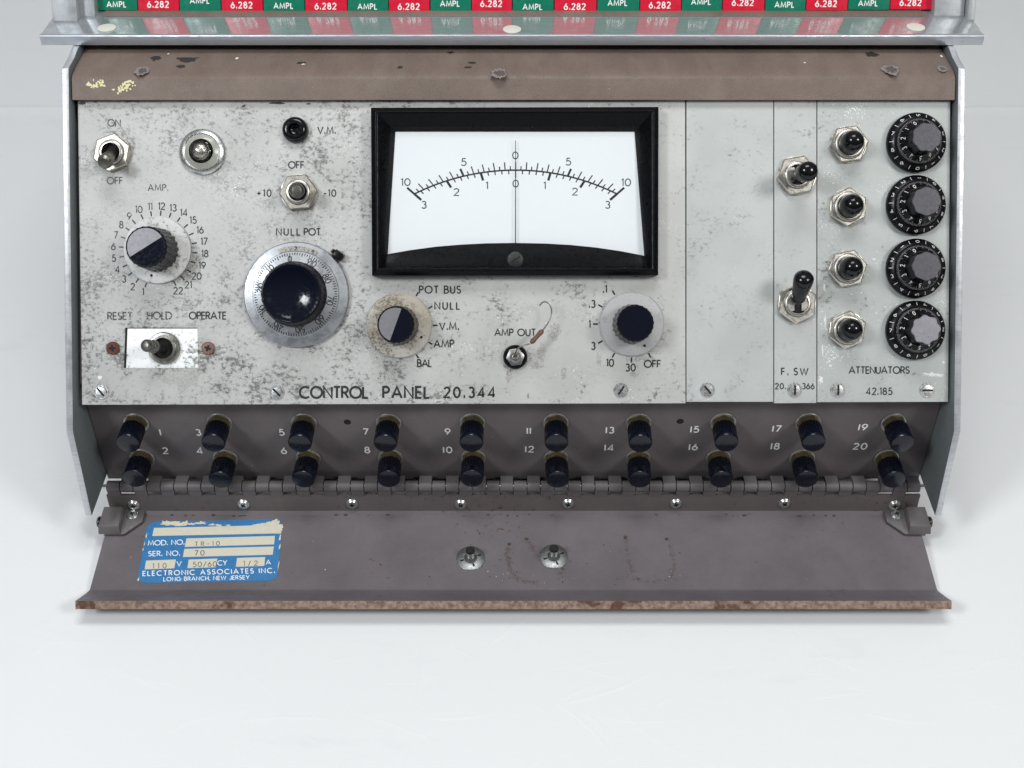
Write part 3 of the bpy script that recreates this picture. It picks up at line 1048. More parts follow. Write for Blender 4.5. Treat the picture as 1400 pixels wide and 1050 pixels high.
# reset / hold / operate switch on its white plate
q = pq((170, 503), (271, 503), (270, 448), (172, 448))
g = G().prism(q, -.3, .22)
wp = build('switch_plate', g, [M_WPLATE], PC, PANEL, bevel=.1)
g = G()
cx = (q[0][0] + q[1][0]) / 2
for (xa, ya), (xb, yb), t in ((q[0], q[3], .45), (q[3], q[2], .3)):
    g.prism([(xa - .1, ya), (xa + .8, ya), (xb + .8, yb), (xb - .1, yb)] if t > .4 else [(xa, ya - .35), (xb, yb - .35), (xb, yb), (xa, ya)], .23, .27)
build('plate_recess_edge', g, [M_HOLE], wp, PANEL)
M = at(PANEL, 225.5, 476)
g = G().lathe([(6.5, .2), (6.5, 1.4), (6.1, 1.9), (5.3, 2.0), (5.1, 3.0), (4.2, 3.3), (3.8, 1.6), (0, .6)], 44, mis=[0, 0, 0, 0, 0, 1, 1])
sw = build('toggle_switch', g, [M_CHROMED, M_HOLE], PC, M)
sw['label'] = 'ball ended switch leaning left to RESET'
g = G().lathe([(1.7, 0), (1.8, 5.0), (2.7, 7.0), (2.6, 8.2), (2.0, 9.0), (2.2, 9.7), (2.55, 10.8), (2.45, 12.0), (1.7, 13.0), (0, 13.4)], 28)
build('lever', g, [M_DULL], sw, M @ T(0, 0, .8) @ lever_dir(-19, 5))

# ---- lamp
M = at(PANEL, 277, 208)
g = G().lathe([(9.2, 0), (9.2, .8), (8.6, 1.5), (7.4, 1.9), (6.9, 1.6), (6.7, 1.7), (5.4, 2.6), (4.9, 2.7), (4.5, 1.0), (0, .5)], 56, mis=[0, 0, 0, 0, 2, 2, 2, 1, 1])
lp = build('indicator_lamp', g, [M_STEEL, M_HOLE, plain('cloudy_lamp_collar', (.34, .345, .30), .22, var=.2, vs_=.5, dust=.15)], PC, M)
g = G().lathe([(4.6, .8), (4.6, 2.4), (4.2, 3.4), (4.0, 3.5), (3.7, 5.2), (2.6, 6.4), (1.2, 7.0), (0, 7.1)], 40)
build('lamp_jewel', g, [M_LENS], lp, M)
g = G().lathe([(2.5, .8), (2.6, 2.0), (2.2, 3.2), (1.3, 4.0), (0, 4.3)], 28)
build('bulb', g, [M_CHROME], lp, M)

# ---- voltmeter jack
M = at(PANEL, 404.5, 178.5)
g = G()
pr = [(5.2, 0), (5.2, 1.6), (5.0, 2.6), (4.3, 3.5), (3.3, 3.9), (2.4, 3.8), (1.9, 3.2), (1.7, 2.0), (1.2, 1.8), (1.0, .5), (0, .4)]
build('pin_jack', g.lathe(pr, 44), [M_SLEEVE], PC, M)

# ---- output jack
M = at(PANEL, 704.5, 488)
g = G().lathe([(4.9, 0), (4.9, 1.4), (4.5, 2.0), (0, 2.0)], 40)
oj = build('output_jack', g, [M_BLACK], PC, M)
g = G()
g.prism(hexa(3.8, 6, 8), 2.0, 3.6)
build('hex_nut', g, [M_WASH], oj, M, bevel=.25)
g = G().lathe([(2.3, 3.5), (2.3, 5.0), (2.0, 5.2), (1.5, 5.2), (1.4, 4.8), (1.1, 4.9), (.9, 4.3), (0, 4.2)], 28)
build('jack_sleeve', g, [M_CHROMED], oj, M)


# ---- selector knobs
def knurl(n, amt):
    return lambda i, j: 1 + (amt if i % 2 else -amt)


def selector(px, py, rs, rk, top, skirt, split=None, dot=None, label=None):
    M = at(PANEL, px, py)
    g = G().lathe([(rs, .4), (rs, 1.1), (rs - .35, 1.45), (rs * .66, 1.75), (0, 1.9)], 72)
    if dot is not None:
        r_ = rs * .78
        d = [(r_ * math.cos(rad(dot)) + .55 * math.cos(a * math.pi / 8), r_ * math.sin(rad(dot)) + .55 * math.sin(a * math.pi / 8), 1.72) for a in range(16)]
        g.flat(d, [tuple(range(16))], 1)
    k = build('selector_knob', g, [skirt, M_HOLE], PC, M)
    if label:
        k['label'] = label
    g = G()
    g.lathe([(rk * 1.08, 1.5), (rk * 1.06, 4.0), (rk * .99, top - .9)], 88, mod=lambda i, j: 1 + (.022 if i % 4 in (0, 1) else -.03))
    g.lathe([(rk * .99, top - .95), (rk * .985, top - .5), (rk * .93, top - .1), (rk * .90, top - .1)], 88)
    build('grip', g, [M_BLACK], k, M)
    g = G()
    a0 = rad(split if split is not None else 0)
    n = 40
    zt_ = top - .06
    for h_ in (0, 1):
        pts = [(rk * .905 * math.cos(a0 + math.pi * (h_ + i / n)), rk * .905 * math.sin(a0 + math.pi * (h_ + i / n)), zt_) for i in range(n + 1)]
        g.add(pts, [tuple(range(n + 1))], 1 if (h_ == 0 and split is not None) else 0)  # the silver half is a reflection painted onto the dark cap
    build('cap', g, [M_NAVY, M_CAPSHINE], k, M)
    return k


selector(215.8, 342, 13.5, 8.1, 15.5, M_SKIRT, 32, 258, 'amplifier selector knob with reflection painted on half its cap')
selector(546, 444.8, 13.1, 7.3, 15.0, M_SKIRTB, 70, -28, 'tarnished meter selector knob with reflection painted on half its cap')
selector(863.5, 443, 12.95, 7.3, 15.0, M_SKIRTR, None, -60, 'range knob with plain dark cap')

# ---- null pot dial
M = at(PANEL, 406.3, 403)
R_ = 21.2
g = G().lathe([(R_, .4), (R_, 1.7), (R_ - .4, 2.2), (17.4, 2.95), (17.2, 3.2), (16.9, 3.2), (13.0, 5.2), (0, 5.4)], 96)


def ring_z(r):                               # height of the conical scale
    return 3.2 + (16.9 - r) * 2.0 / 3.9


def cone_text(g, s_, ang, r, h, zf, mi, upr=0):
    """lettering on a cone, tops outward"""
    n0 = len(g.fv)
    text(g, s_, 0, 0, h, mi, z=0, w=.17, gap=.42)
    A = rad(ang)
    e, t = Vector((math.cos(A), math.sin(A))), Vector((math.sin(A), -math.cos(A)))
    for j in range(n0, len(g.fv)):
        x, y, z = g.fv[j]
        p = e * (r + y) + t * x if not upr else Vector((math.cos(A), math.sin(A))) * (r - x) + Vector((math.sin(A), -math.cos(A))) * y
        g.fv[j] = (p.x, p.y, zf(p.length) + .05 + z)


for i in range(100):
    A = 90 + i * 3.6 + 8
    c, s_ = math.cos(rad(A)), math.sin(rad(A))
    r0 = 16.7
    r1 = 15.7 if i % 5 else (15.2 if i % 10 else 13.2)
    tt = Vector((-s_, c)) * .17
    g.flat([(r0 * c - tt.x, r0 * s_ - tt.y, ring_z(r0) + .05), (r0 * c + tt.x, r0 * s_ + tt.y, ring_z(r0) + .05), (r1 * c + tt.x, r1 * s_ + tt.y, ring_z(r1) + .05), (r1 * c - tt.x, r1 * s_ - tt.y, ring_z(r1) + .05)], [(0, 1, 2, 3)], 1)
for k in range(10):
    cone_text(g, str(k) + '0' if k else '0', 90 + k * 36 + 8, 14.25, 2.3, ring_z, 1)
nd = build('null_pot_dial', g, [M_SKIRTP, M_DIALINK], PC, M)
# counter window above the scale
g = G()
n = 20
va, vb = [], []
for i in range(n + 1):
    A = rad(112 - i * 50 / n)
    va.append((19.4 * math.cos(A), 19.4 * math.sin(A), 2.62))
    vb.append((17.5 * math.cos(A), 17.5 * math.sin(A), 3.05))
g.add(va + vb, [(i, i + 1, n + 2 + i, n + 1 + i) for i in range(n)])
text(g, '2', 0, 18.4, 1.5, 1, z=2.98, w=.15)
text(g, '2', 6.9, 17.0, 1.5, 1, z=3.0, w=.15)
build('turns_window', g, [M_CHROMED, M_DIALINK], nd, M)
g = G()
g.lathe([(12.9, 5.2), (13.1, 6.4), (12.9, 7.2), (12.2, 8.2), (12.0, 12.2), (11.6, 13.0), (11.2, 13.1)], 120, cap=False, mod=lambda i, j: 1 + (.012 if (i % 4 in (0, 1) and j in (3, 4)) else 0))
g.lathe([(11.25, 13.1), (10.9, 12.95), *[(25.6 * math.sin(rad(t)), 12.85 + 25.6 * (math.cos(rad(24)) - math.cos(rad(t)))) for t in (24, 22, 20, 18, 15, 12, 9, 6, 3, 0)]], 72, 1)
build('grip', g, [M_BLACK, M_NAVY], nd, M)
Mk = at(PANEL, 463.5, 349.5)
g = G().box(-2.0, 2.2, -1.6, 1.6, 0, 3.4)
g.box(-3.4, -1.9, -.9, .9, .2, 2.2)
build('brake_lever', g, [M_BLACK], nd, Mk @ Matrix.Rotation(rad(-38), 4, 'Z'), bevel=.4)

# ---- attenuator dials
for i, (px, py, a0, capm, lobe, lrot) in enumerate(((1250.5, 196, 270, M_CAPG, .040, 10), (1250, 281, 51, M_CAPG, .034, 25), (1249.7, 367.3, 90, M_CAPG, .036, 0), (1249.3, 451.5, -71, M_CAPL, .060, 18))):
    M = at(PANEL, px, py) @ Matrix.Scale(.965, 4)
    R_ = 12.35
    g = G().lathe([(R_ - .2, .4), (R_, 1.0), (R_, 2.4), (R_ - .3, 3.0), (10.1, 4.6), (9.7, 4.7), (9.3, 5.6), (6.6, 8.0), (0, 8.2)], 80)

    def z1(r):
        return 3.0 + (R_ - .3 - r) * 1.6 / (R_ - .3 - 10.1)

    def z2(r):
        return 5.6 + (9.3 - r) * 2.4 / 2.7
    for k in range(10):
        A = a0 + 36 * k
        cone_text(g, str(k), A, 11.0, 1.4, z1, 1, upr=1)
        for q_, mi in ((18, 1),):
            c, s_ = math.cos(rad(A + q_)), math.sin(rad(A + q_))
            tt = Vector((-s_, c)) * .11
            g.flat([(r * c + k2 * tt.x, r * s_ + k2 * tt.y, z1(r) + .05) for r, k2 in ((11.7, -1), (11.7, 1), (10.3, 1), (10.3, -1))], [(0, 1, 2, 3)], mi)
    for k in range(100):
        A = a0 * .3 + 3.6 * k
        c, s_ = math.cos(rad(A)), math.sin(rad(A))
        tt = Vector((-s_, c)) * .055
        rr1 = 8.5 if k % 5 else 7.9
        g.flat([(r * c + k2 * tt.x, r * s_ + k2 * tt.y, z2(r) + .04) for r, k2 in ((9.2, -1), (9.2, 1), (rr1, 1), (rr1, -1))], [(0, 1, 2, 3)], 2)
    for k in range(8):
        cone_text(g, str(k), 110 + 32 * k, 7.35, 1.35, z2, 1)
    ad = build('attenuator_dial', g, [M_BLACK, M_TICK, M_TICKDIM], PC, M)
    fl = lambda i_, j_: 1 + lobe * math.cos(8 * (2 * math.pi * i_ / 96) + lrot)
    g = G().lathe([(6.3, 7.6), (6.0, 9.0), (5.75, 14.0), (5.5, 14.4)], 96, 0, mod=fl)
    g.lathe([(5.72, 14.1), (5.72, 14.5), (5.5, 14.75), (0, 14.85)], 96, 1, mod=fl)
    kn = build('knob', g, [M_BLACK, capm], ad, M)
    if i == 3:
        kn['label'] = 'knob with pale pitted deeply fluted cap'

# ---- panel meter
HF = 7.5
qo = [on(PANEL, *p, 0) for p in ((511, 374.5), (897, 374.5), (897, 149), (510.5, 149.5))]
qo2 = [on(PANEL, *p, HF - 1.6) for p in ((508.5, 377), (900, 376.5), (900.5, 146), (507, 147))]
qr = [on(PANEL, *p, HF) for p in ((514.5, 371), (894, 370.5), (894, 151.5), (513.5, 152.5))]
qi = [on(PANEL, *p, HF - .2) for p in ((517, 366.5), (891.5, 366.5), (891, 153.5), (516.5, 155))]
HW = 1.2
qw = [on(PANEL, *p, HW) for p in ((529, 364), (882, 364), (867.5, 180), (540.5, 180))]
g = G()
rings = [[(x, y, .0) for x, y in qo2], [(x, y, HF - 1.6) for x, y in qo2], [(x, y, HF) for x, y in qr], [(x, y, HF - .2) for x, y in qi], [(x, y, HW) for x, y in qw], [(x, y, HW - .8) for x, y in qw]]
vs_ = [v for r in rings for v in r]
g.add(vs_, [(4 * j + i, 4 * j + (i + 1) % 4, 4 * j + 4 + (i + 1) % 4, 4 * j + 4 + i) for j in range(5) for i in range(4)])
mt = build('panel_meter', g, [M_BLACKM], PC, PANEL, bevel=.35, sharp=20)
# card
HC = HW - .35
g = G()
qc = [on(PANEL, *p, HC) for p in ((526, 368), (885, 368), (871, 178), (537, 178))]
g.prism(qc, HC - .5, HC)
MP = lambda px, py: on(PANEL, px, py, HC)
R0 = 268.0                                   # px radius of the printed arc and its middle
mid = (705, 232.6)
# the arc through (567,265), (705,232.6), (844,265)
half, sag = 138.5, 32.6
RA = (half * half + sag * sag) / (2 * sag)
amax = math.degrees(math.asin(half / RA))


def mp(t, dr=0.0):                           # t in -1..1 along the scale, dr px outwards
    a = rad(90 - t * amax)
    return MP(mid[0] + (RA + dr) * math.cos(a), mid[1] + RA - (RA + dr) * math.sin(a))


g.stroke([mp(-1 + 2 * i / 40) for i in range(41)], .62, HC + .05, 1)
def tick(t, ln, w, dz):
    a = rad(90 - t * amax)
    x, y = mid[0] + RA * math.cos(a), mid[1] + RA - RA * math.sin(a)
    e = rad(49 * t)
    g.stroke([MP(x, y), MP(x + ln * math.sin(e), y - ln * math.cos(e))], w, HC + dz, 1)


for k in range(-20, 21):
    tick(k / 20, 13 if k in (-20, 20) else 11 if k % 2 == 0 else 5.5, .85 if k in (-20, -10, 10, 20) else .46, .058)
for k in range(-15, 16):
    tick(k / 15, -12.5 if k in (-15, 15) else -11 if k % 5 == 0 else -5.5, .95 if k % 5 == 0 and k else .46, .066)
for s_, x, y in (('10', 554.6, 249), ('5', 634, 221.5), ('0', 704.6, 212.5), ('5', 777, 221), ('10', 856, 249.4), ('3', 579.5, 280), ('2', 624, 262.6), ('1', 665.6, 253.6), ('0', 705, 251), ('1', 744.5, 253.6), ('2', 786, 262), ('3', 830.6, 280)):
    a, b = MP(x, y)
    text(g, s_, a, b, 2.75, 1, z=HC + .05, w=.145, gap=.24, wide=1.3)
build('scale_card', g, [M_WHITE, M_DIALINK], mt, PANEL)
# arched mask over the movement
g = G()
HM = HC + 1.6
top_ = [(529, 347.5), (560, 342), (595, 337.3), (630, 334.3), (665, 332.6), (704, 332), (745, 332.8), (780, 334.8), (815, 338.3), (850, 343.5), (881, 349.5)]
pt = [on(PANEL, *p, HM) for p in top_]
pb = [on(PANEL, 886, 367.5, HM), on(PANEL, 525, 367.5, HM)]
g.prism(pt[::-1] + pb[::-1], HC + .1, HM)
build('movement_mask', g, [M_BLACKM], mt, PANEL, bevel=.15)
g = G()
a, b = on(PANEL, 704.8, 192, HC + 1.5)
a2, b2 = on(PANEL, 704.8, 336, HC + 1.5)
g.prism([(a - .13, b), (a2 - .20, b2), (a2 + .20, b2), (a + .13, b)][::1], HC + 1.5, HC + 1.55)
build('pointer', g, [M_DIALINK], mt, PANEL)
M = at(PANEL, 704.5, 355, HM)
g = G().lathe([(3.2, 0), (3.2, .5), (2.8, .75), (0, .8)], 32)
g.flat([(x * .85 - y * .5, x * .5 + y * .85, .84) for x, y in ((-2.2, -.3), (2.2, -.3), (2.2, .3), (-2.2, .3))], [(0, 1, 2, 3)], 1)
build('zero_screw', g, [plain('dull_black_screw', (.012, .012, .012), .5, dust=.12), M_HOLE], mt, M)
g = G()
qg = [(qw[i][0] + (qi[i][0] - qw[i][0]) * .25, qw[i][1] + (qi[i][1] - qw[i][1]) * .25) for i in range(4)]
zg = HW + (HF - .2 - HW) * .25 + .02
g.add([(x, y, zg) for x, y in qg] + [(x, y, zg + .5) for x, y in qg], [(3, 2, 1, 0), (4, 5, 6, 7)] + [(i, (i + 1) % 4, 4 + (i + 1) % 4, 4 + i) for i in range(4)])
build('meter_glass', g, [M_GLASS], mt, PANEL)

# ================================================================== binding-post strip
ty0 = on(TERM, 700, 553, 0)[1] + 6
g = G()
g.prism([(-176.9, -20.2), (176.9, -20.2), (176.9, ty0), (-176.9, ty0)], -1.6, 0)
nums = ((219, 591), (226, 616), (271, 591), (273, 616), (385, 591), (388, 616), (500, 590), (502, 615), (612, 590), (612, 615), (723, 589), (724, 614), (834, 588), (833, 612), (950, 587), (948, 611), (1062, 586), (1060, 610), (1180, 584), (1176, 610))
for i, (x, y) in enumerate(nums):
    ptext(g, TERM, str(i + 1).replace('1', 'I'), x, y, 7.8, 1, None, w=.19, gap=.36, wide=1.12)
for px, py in ((475, 577), (930, 576)):
    a, b = on(TERM, px, py)
    g.flat([(a + 1.55 * math.cos(t * math.pi / 10), b + 1.4 * math.sin(t * math.pi / 10), .05) for t in range(20)], [tuple(range(20))], 2)
for i in range(16):
    a, b = random.uniform(-170, 170), random.uniform(-16, 14)
    g.blot(a, b, random.uniform(.2, .5), random.uniform(.2, .4), .04 + i * .001, 3 if i % 3 else 4, 9, .5, 200 + i)
tm = build('terminal_panel', g, [M_TERM, M_WINK, M_HOLE, M_CHIP, M_TICKDIM], PC, TERM, bevel=.2)

xt = (186, 300, 416, 531.5, 646, 760, 873, 988.5, 1105, 1221.5)
xb = (194.5, 308.6, 422, 534, 647.3, 760, 872.5, 982, 1096.5, 1212)
proto = None
k = 0
for x, xx in zip(xt, xb):
    for px, py in ((x, 578.0), (xx, 626.5)):
        M = at(TERM, px, py) @ Matrix.Rotation(rad(random.uniform(0, 360)), 4, 'Z')
        if proto is None:
            g = G().lathe([(5.45, 0), (5.45, .5), (5.1, .75), (0, .75)], 40)
            proto = build('binding_post', g, [M_WASH], PC, M)
            g = G().prism(hexa(4.9, 6, 10), .75, 2.6)
            g.lathe([(4.0, 2.5), (4.0, 3.8), (0, 3.8)], 32)
            build('brass_nut', g, [M_BRASS], proto, M, bevel=.2)
            g = G()
            g.lathe([(4.55, 3.6), (4.78, 3.9), (4.80, 9.6)], 96, mod=lambda i, j: 1 + (.020 if i % 4 in (0, 1) else -.022))
            g.lathe([(4.86, 9.55), (4.90, 12.7), (4.62, 13.25), (4.5, 13.3), (0, 13.35)], 64, 1)
            build('knob', g, [M_POST, M_ENDCAP], proto, M)
        else:
            # each post sits a little differently
            tw = Matrix.Rotation(rad(random.uniform(-2.2, 2.2)), 4, 'X') @ Matrix.Rotation(rad(random.uniform(-2, 2)), 4, 'Y')
            copy_part(proto, PC, M @ tw)
        k += 1

# ================================================================== hinge and drop-down flap
A_ = Vector(VD(-48.1, 506.0))
B_ = Vector(VD(-56.3, 512.0))
C_ = Vector(VD(-85.7, 486.0))
E_ = Vector(VD((525 - 821.5) / F * 470, 470.0))
ctrl = Vector((C_.x - .6, C_.y - .1))
upper = [A_, B_ + Vector((0, 1.2)), B_ + Vector((-1.2, -.15))]
C2 = B_ + (C_ - B_) * .985
for i in range(9):
    t = i / 8
    upper.append(C2 * (1 - t) ** 2 + ctrl * 2 * t * (1 - t) + (E_) * t * t)
lower = []
thick = [1.3] * 3 + [1.3 + 2.1 * (i / 8) ** 1.5 for i in range(9)]
for i, p in enumerate(upper):
    a = upper[max(i - 1, 0)]
    b = upper[min(i + 1, len(upper) - 1)]
    d = (b - a).normalized()
    nrm = Vector((-d.y, d.x))               # travelling towards the front: the underside lies on this side
    if nrm.y > 0 and i > 1:
        nrm = -nrm
    if i <= 1:
        nrm = Vector((1, -.2)).normalized()
    lower.append(p + nrm * thick[i])
FX = 176.0
g = G()
nU = len(upper)
lowz = min(p.y for p in lower)
vs_ = []
for X in (-FX, FX):
    vs_ += [(p.x, p.y, X) for p in upper] + [(p.x, p.y, X) for p in lower]
fs, N2 = [], 2 * nU
for i in range(nU - 1):
    fs += [(i, i + 1, N2 + i + 1, N2 + i), (nU + i, nU + i + 1, N2 + nU + i + 1, N2 + nU + i), (i, i + 1, nU + i + 1, nU + i), (N2 + i, N2 + i + 1, N2 + nU + i + 1, N2 + nU + i)]
g.add(vs_, fs, 0)
g.add([vs_[nU - 1], vs_[N2 - 1], vs_[N2 + N2 - 1], vs_[N2 + nU - 1]], [(0, 1, 2, 3)], 1)
g.add([vs_[0], vs_[nU], vs_[N2 + nU], vs_[N2]], [(0, 1, 2, 3)], 0)
# worn drips and grime on its inner face, written on the flap plane


def drip(pts, w):
    q_ = [Vector(on(FLAP, *p)) for p in pts]
    k_ = 0
    for i in range(len(q_) - 1):
        L_ = (q_[i + 1] - q_[i]).length
        for j in range(max(2, int(L_ / .55))):
            t = j / max(2, int(L_ / .55))
            p = q_[i].lerp(q_[i + 1], t)
            k_ += 1
            zz[0] += 1
            if random.random() < .3:
                continue
            g.blot(p.x + random.gauss(0, .25), p.y + random.gauss(0, .2), w * random.uniform(.8, 1.9), w * random.uniform(.8, 1.7), .08 + .0015 * (zz[0] % 40), 3, 9, .6, 700 + zz[0] * 3)


drip([(696, 745), (692, 758), (696, 772), (702, 786), (716, 795), (740, 797)], 1.1)
drip([(720, 738), (726, 746), (733, 757), (740, 770)], 1.5)
drip([(855, 735), (857, 750), (860, 770), (868, 790), (880, 796), (900, 795), (918, 790), (922, 770), (916, 745), (911, 737)], 1.0)
drip([(756, 775), (765, 785), (772, 775), (780, 766)], .9)
for i in range(46):
    px, py = random.choice(((random.gauss(760, 45), random.gauss(788, 8)), (random.gauss(700, 20), random.gauss(785, 10)), (random.gauss(900, 30), random.gauss(785, 12)), (random.uniform(200, 1240), random.uniform(712, 800))))
    if py > 802:
        continue
    a, b = on(FLAP, px, py)
    g.blot(a, b, random.uniform(.15, .55), random.uniform(.15, .5), .13 + i * .002, 4 if i % 4 else 5, 9, .5, 300 + i)
for i, (px, py) in enumerate(((696, 744), (720, 737), (855, 735), (911, 737))):
    a, b = on(FLAP, px, py)
    g.blot(a, b, 1.0, 1.0, .25 + i * .002, 4, 9, .4, 400 + i)
for i in range(70):
    px = random.choice((random.gauss(300, 30), random.gauss(485, 25), random.gauss(960, 50), random.gauss(1110, 25), random.gauss(710, 40), random.uniform(200, 1230)))
    a, b = on(FLAP, min(1240, max(165, px)), random.uniform(701.5, 706))
    g.blot(a, b, random.uniform(.3, 1.3), random.uniform(.2, .6), .27 + i * .0015, random.choice((3, 4, 4)), 10, .6, 900 + i)
toX = (T(X0, 0, 0) @ XM).inverted() @ FLAP
g.fv = [tuple(toX @ Vector(v)) for v in g.fv]
fl_ = build('front_flap', g, [M_FLAP, M_RUST, M_STRIP, M_STAIN, plain('rust_fleck', (.055, .032, .022), .7), M_TICKDIM], PC, T(X0, 0, 0) @ XM, sharp=35)
for p in fl_.data.polygons:
    if p.material_index == 0 and p.center.x > (B_.x - .3) * S:
        p.material_index = 2
lowest = lowz

# sticker
g = G()
LQ = lambda x, y, z=0: on(FLAP, 180 + x / 6.364, 700 + y / 6.364)
cs = [LQ(45, 620), LQ(1268, 598), LQ(1315, 64), LQ(140, 88)]


def rounded(c, r, n=5):
    out = []
    for i in range(4):
        p, a, b = Vector(c[i]), Vector(c[i - 1]), Vector(c[(i + 1) % 4])
        pa, pb = p + (a - p).normalized() * r, p + (b - p).normalized() * r
        for k_ in range(n + 1):
            t = k_ / n
            out.append(tuple(pa * (1 - t) ** 2 + p * 2 * t * (1 - t) + pb * t * t))
    return out


g.prism(rounded(cs, 4.4), .02, .16)
zi = [0]


def field(*pts):
    zi[0] += 1
    g.flat([(*LQ(*p), .19 + .002 * zi[0]) for p in pts], [tuple(range(len(pts)))], 1)


field((180, 211), (1302, 188), (1306, 108), (1240, 112), (900, 124), (560, 132), (195, 140))
field((462, 306), (1240, 284), (1247, 210), (478, 232))
field((446, 394), (1228, 374), (1237, 302), (460, 323))
field((114, 501), (372, 492), (386, 415), (126, 425))
field((486, 491), (735, 483), (747, 407), (497, 416))
field((907, 479), (1155, 471), (1162, 394), (918, 402))
for i, (x, y, rx, ry) in enumerate(((1270, 110, 1.5, 3.2), (1190, 105, 2.8, 1.6), (330, 103, 4.6, 1.3), (520, 108, 2.6, .9), (700, 112, 2.2, .7), (128, 210, .4, 1.9), (1278, 470, .35, 3.0), (112, 280, .3, 1.6), (1290, 230, .6, 2.4), (420, 110, 3.4, 1.2), (840, 118, 1.8, .6), (1080, 118, 2.2, .7), (100, 330, .3, 1.2), (300, 96, 3.6, 1.5), (380, 100, 3.0, 1.6), (610, 98, 3.0, 1.2), (760, 118, 2.6, .8), (1140, 112, 3.2, 1.0), (1240, 92, 2.6, 2.4), (1290, 150, 1.6, 3.4), (470, 98, 1.8, 1.5), (1290, 300, .5, 2.2), (60, 590, .4, 1.6))):
    a, b = LQ(x, y)
    g.blot(a, b, rx, ry, .225 + i * .002, 1, 20, .65, 500 + i)


def st_text(s_, xa, ya, xb_, yb_, hz, mi, w=.17):
    """words on the sticker between two ends of their base line"""
    ax, ay = LQ(xa, ya)
    bx_, by_ = LQ(xb_, yb_)
    hx, hy = LQ(xa, ya - hz)
    h_ = math.hypot(hx - ax, hy - ay)
    an = math.degrees(math.atan2(by_ - ay, bx_ - ax))
    wd = math.hypot(bx_ - ax, by_ - ay)
    ux, uy = (hx - ax), (hy - ay)
    ca, sa = math.cos(rad(an)), math.sin(rad(an))
    sh_ = (ux * ca + uy * sa) / h_
    text(g, s_, (ax + bx_) / 2 + ux / 2, (ay + by_) / 2 + uy / 2, h_, mi, z=.27, width=wd, ang=an, w=w, shear=sh_)


st_text('MOD. NO.', 145, 293, 458, 285, 40, 2)
st_text('SER. NO.', 148, 386, 420, 381, 40, 2)
st_text('V', 390, 474, 438, 472, 40, 2)
st_text('CY', 750, 467, 830, 464, 40, 2)
st_text('A', 1168, 460, 1212, 458, 38, 2)
st_text('ELECTRONIC ASSOCIATES INC.', 100, 558, 1245, 531, 39, 2, .185)
st_text('LONG BRANCH, NEW JERSEY', 280, 604, 1025, 586, 31, 2, .19)
st_text('TR-10', 552, 300, 765, 293, 36, 3, .12)
st_text('70', 550, 381, 632, 378, 42, 3, .13)
st_text('110', 185, 492, 302, 489, 40, 3, .12)
st_text('50/60', 535, 481, 740, 476, 42, 3, .12)
st_text('1/2', 975, 471, 1095, 467, 40, 3, .12)
build('rating_label', g, [M_BLUE, M_CREAM, M_WPRINT, M_TYPE], fl_, FLAP)

# studs
for px, py in ((643.5, 763.5), (757, 761)):
    M = at(FLAP, px, py)
    g = G().lathe([(6.0, 0), (6.0, .30), (5.75, .46), (2.7, .60), (2.3, 1.3), (1.75, 2.0), (1.70, 3.9), (1.95, 4.2), (1.95, 5.6), (1.6, 6.0)], 44)
    g.lathe([(1.9, 5.6), (1.85, 6.5), (1.5, 6.9), (0, 6.95)], 28, 1)
    g.lathe([(2.7, .66), (2.4, .80), (2.0, 1.5)], 28, 1)
    g.lathe([(1.76, 2.0), (1.72, 3.9), (1.97, 4.2), (1.97, 5.6), (1.62, 6.02)], 32, 2)
    for a in (20, 110, 200, 290):
        c, s_ = math.cos(rad(a)), math.sin(rad(a))
        g.flat([(r * c - w_ * s_, r * s_ + w_ * c, z) for r, w_, z in ((4.6, -.5, .60), (4.6, .5, .60), (2.9, .25, .68), (2.9, -.25, .68))], [(0, 1, 2, 3)], 1)
    build('snap_stud', g, [M_STUD, M_HOLE, M_STEEL], fl_, M)

# latches at the rear corners
for sgn, px in ((-1, 168), (1, 1239)):
    a, b = on(FLAP, 181 if sgn < 0 else 1226, 712)
    M = FLAP @ T(a, b, 0)
    s1 = sgn
    o_ = lambda x, y: (s1 * x, y)
    g = G()
    poly = [o_(-5.0, 5.5), o_(8, 5.5), o_(10.5, 3.5), o_(10.5, -8.0), o_(1.5, -8.0), o_(-5.0, -1.5)]
    if s1 < 0:
        poly = poly[::-1]
    g.prism(poly, .05, 1.7)
    blk = [o_(3.2, 5.0), o_(12.5, 5.0), o_(12.5, -8.2), o_(3.0, -8.2)]
    tp = [o_(4.2, 4.0), o_(12.0, 4.0), o_(12.3, -6.0), o_(3.4, -6.0)]
    if s1 < 0:
        blk, tp = blk[::-1], tp[::-1]
    g.prism(blk, 1.6, 4.9, top=tp)
    n0 = len(g.v)
    g.lathe([(2.5, 0), (2.5, 1.0), (2.0, 1.5), (0, 1.6)], 24, 1)
    g.xf(T(s1 * 12.3, -2.5, 2.6) @ Matrix.Rotation(rad(90 * s1), 4, 'Y'), n0)
    lt = build('latch', g, [M_KN, M_BLACK], fl_, M, bevel=.3)
    screw(M @ T(s1 * -.2, 1.8, 1.7), fl_, 2.5, 20, (M_STEEL, M_HOLE), True, True, 'latch_screw')

# the vertical leaf of the hinge and its screws
STRIP = Matrix((Vector((1, 0, 0)), Vector((0, A_.x - B_.x, A_.y - B_.y)).normalized(), Vector((1, 0, 0)).cross(Vector((0, A_.x - B_.x, A_.y - B_.y)).normalized()))).transposed().to_4x4()
STRIP.translation = Vector((X0, (A_.x + B_.x) / 2, (A_.y + B_.y) / 2 + .4))
for i, (px, py) in enumerate(((183, 690), (333, 689), (481.5, 688.5), (630, 689), (776.5, 688), (924, 688), (1072.5, 687.5), (1223, 690))):
    screw(at(STRIP, px, py), fl_, 2.6, 15 + 37 * i, (M_STEEL, M_HOLE), True, True, 'hinge_screw')

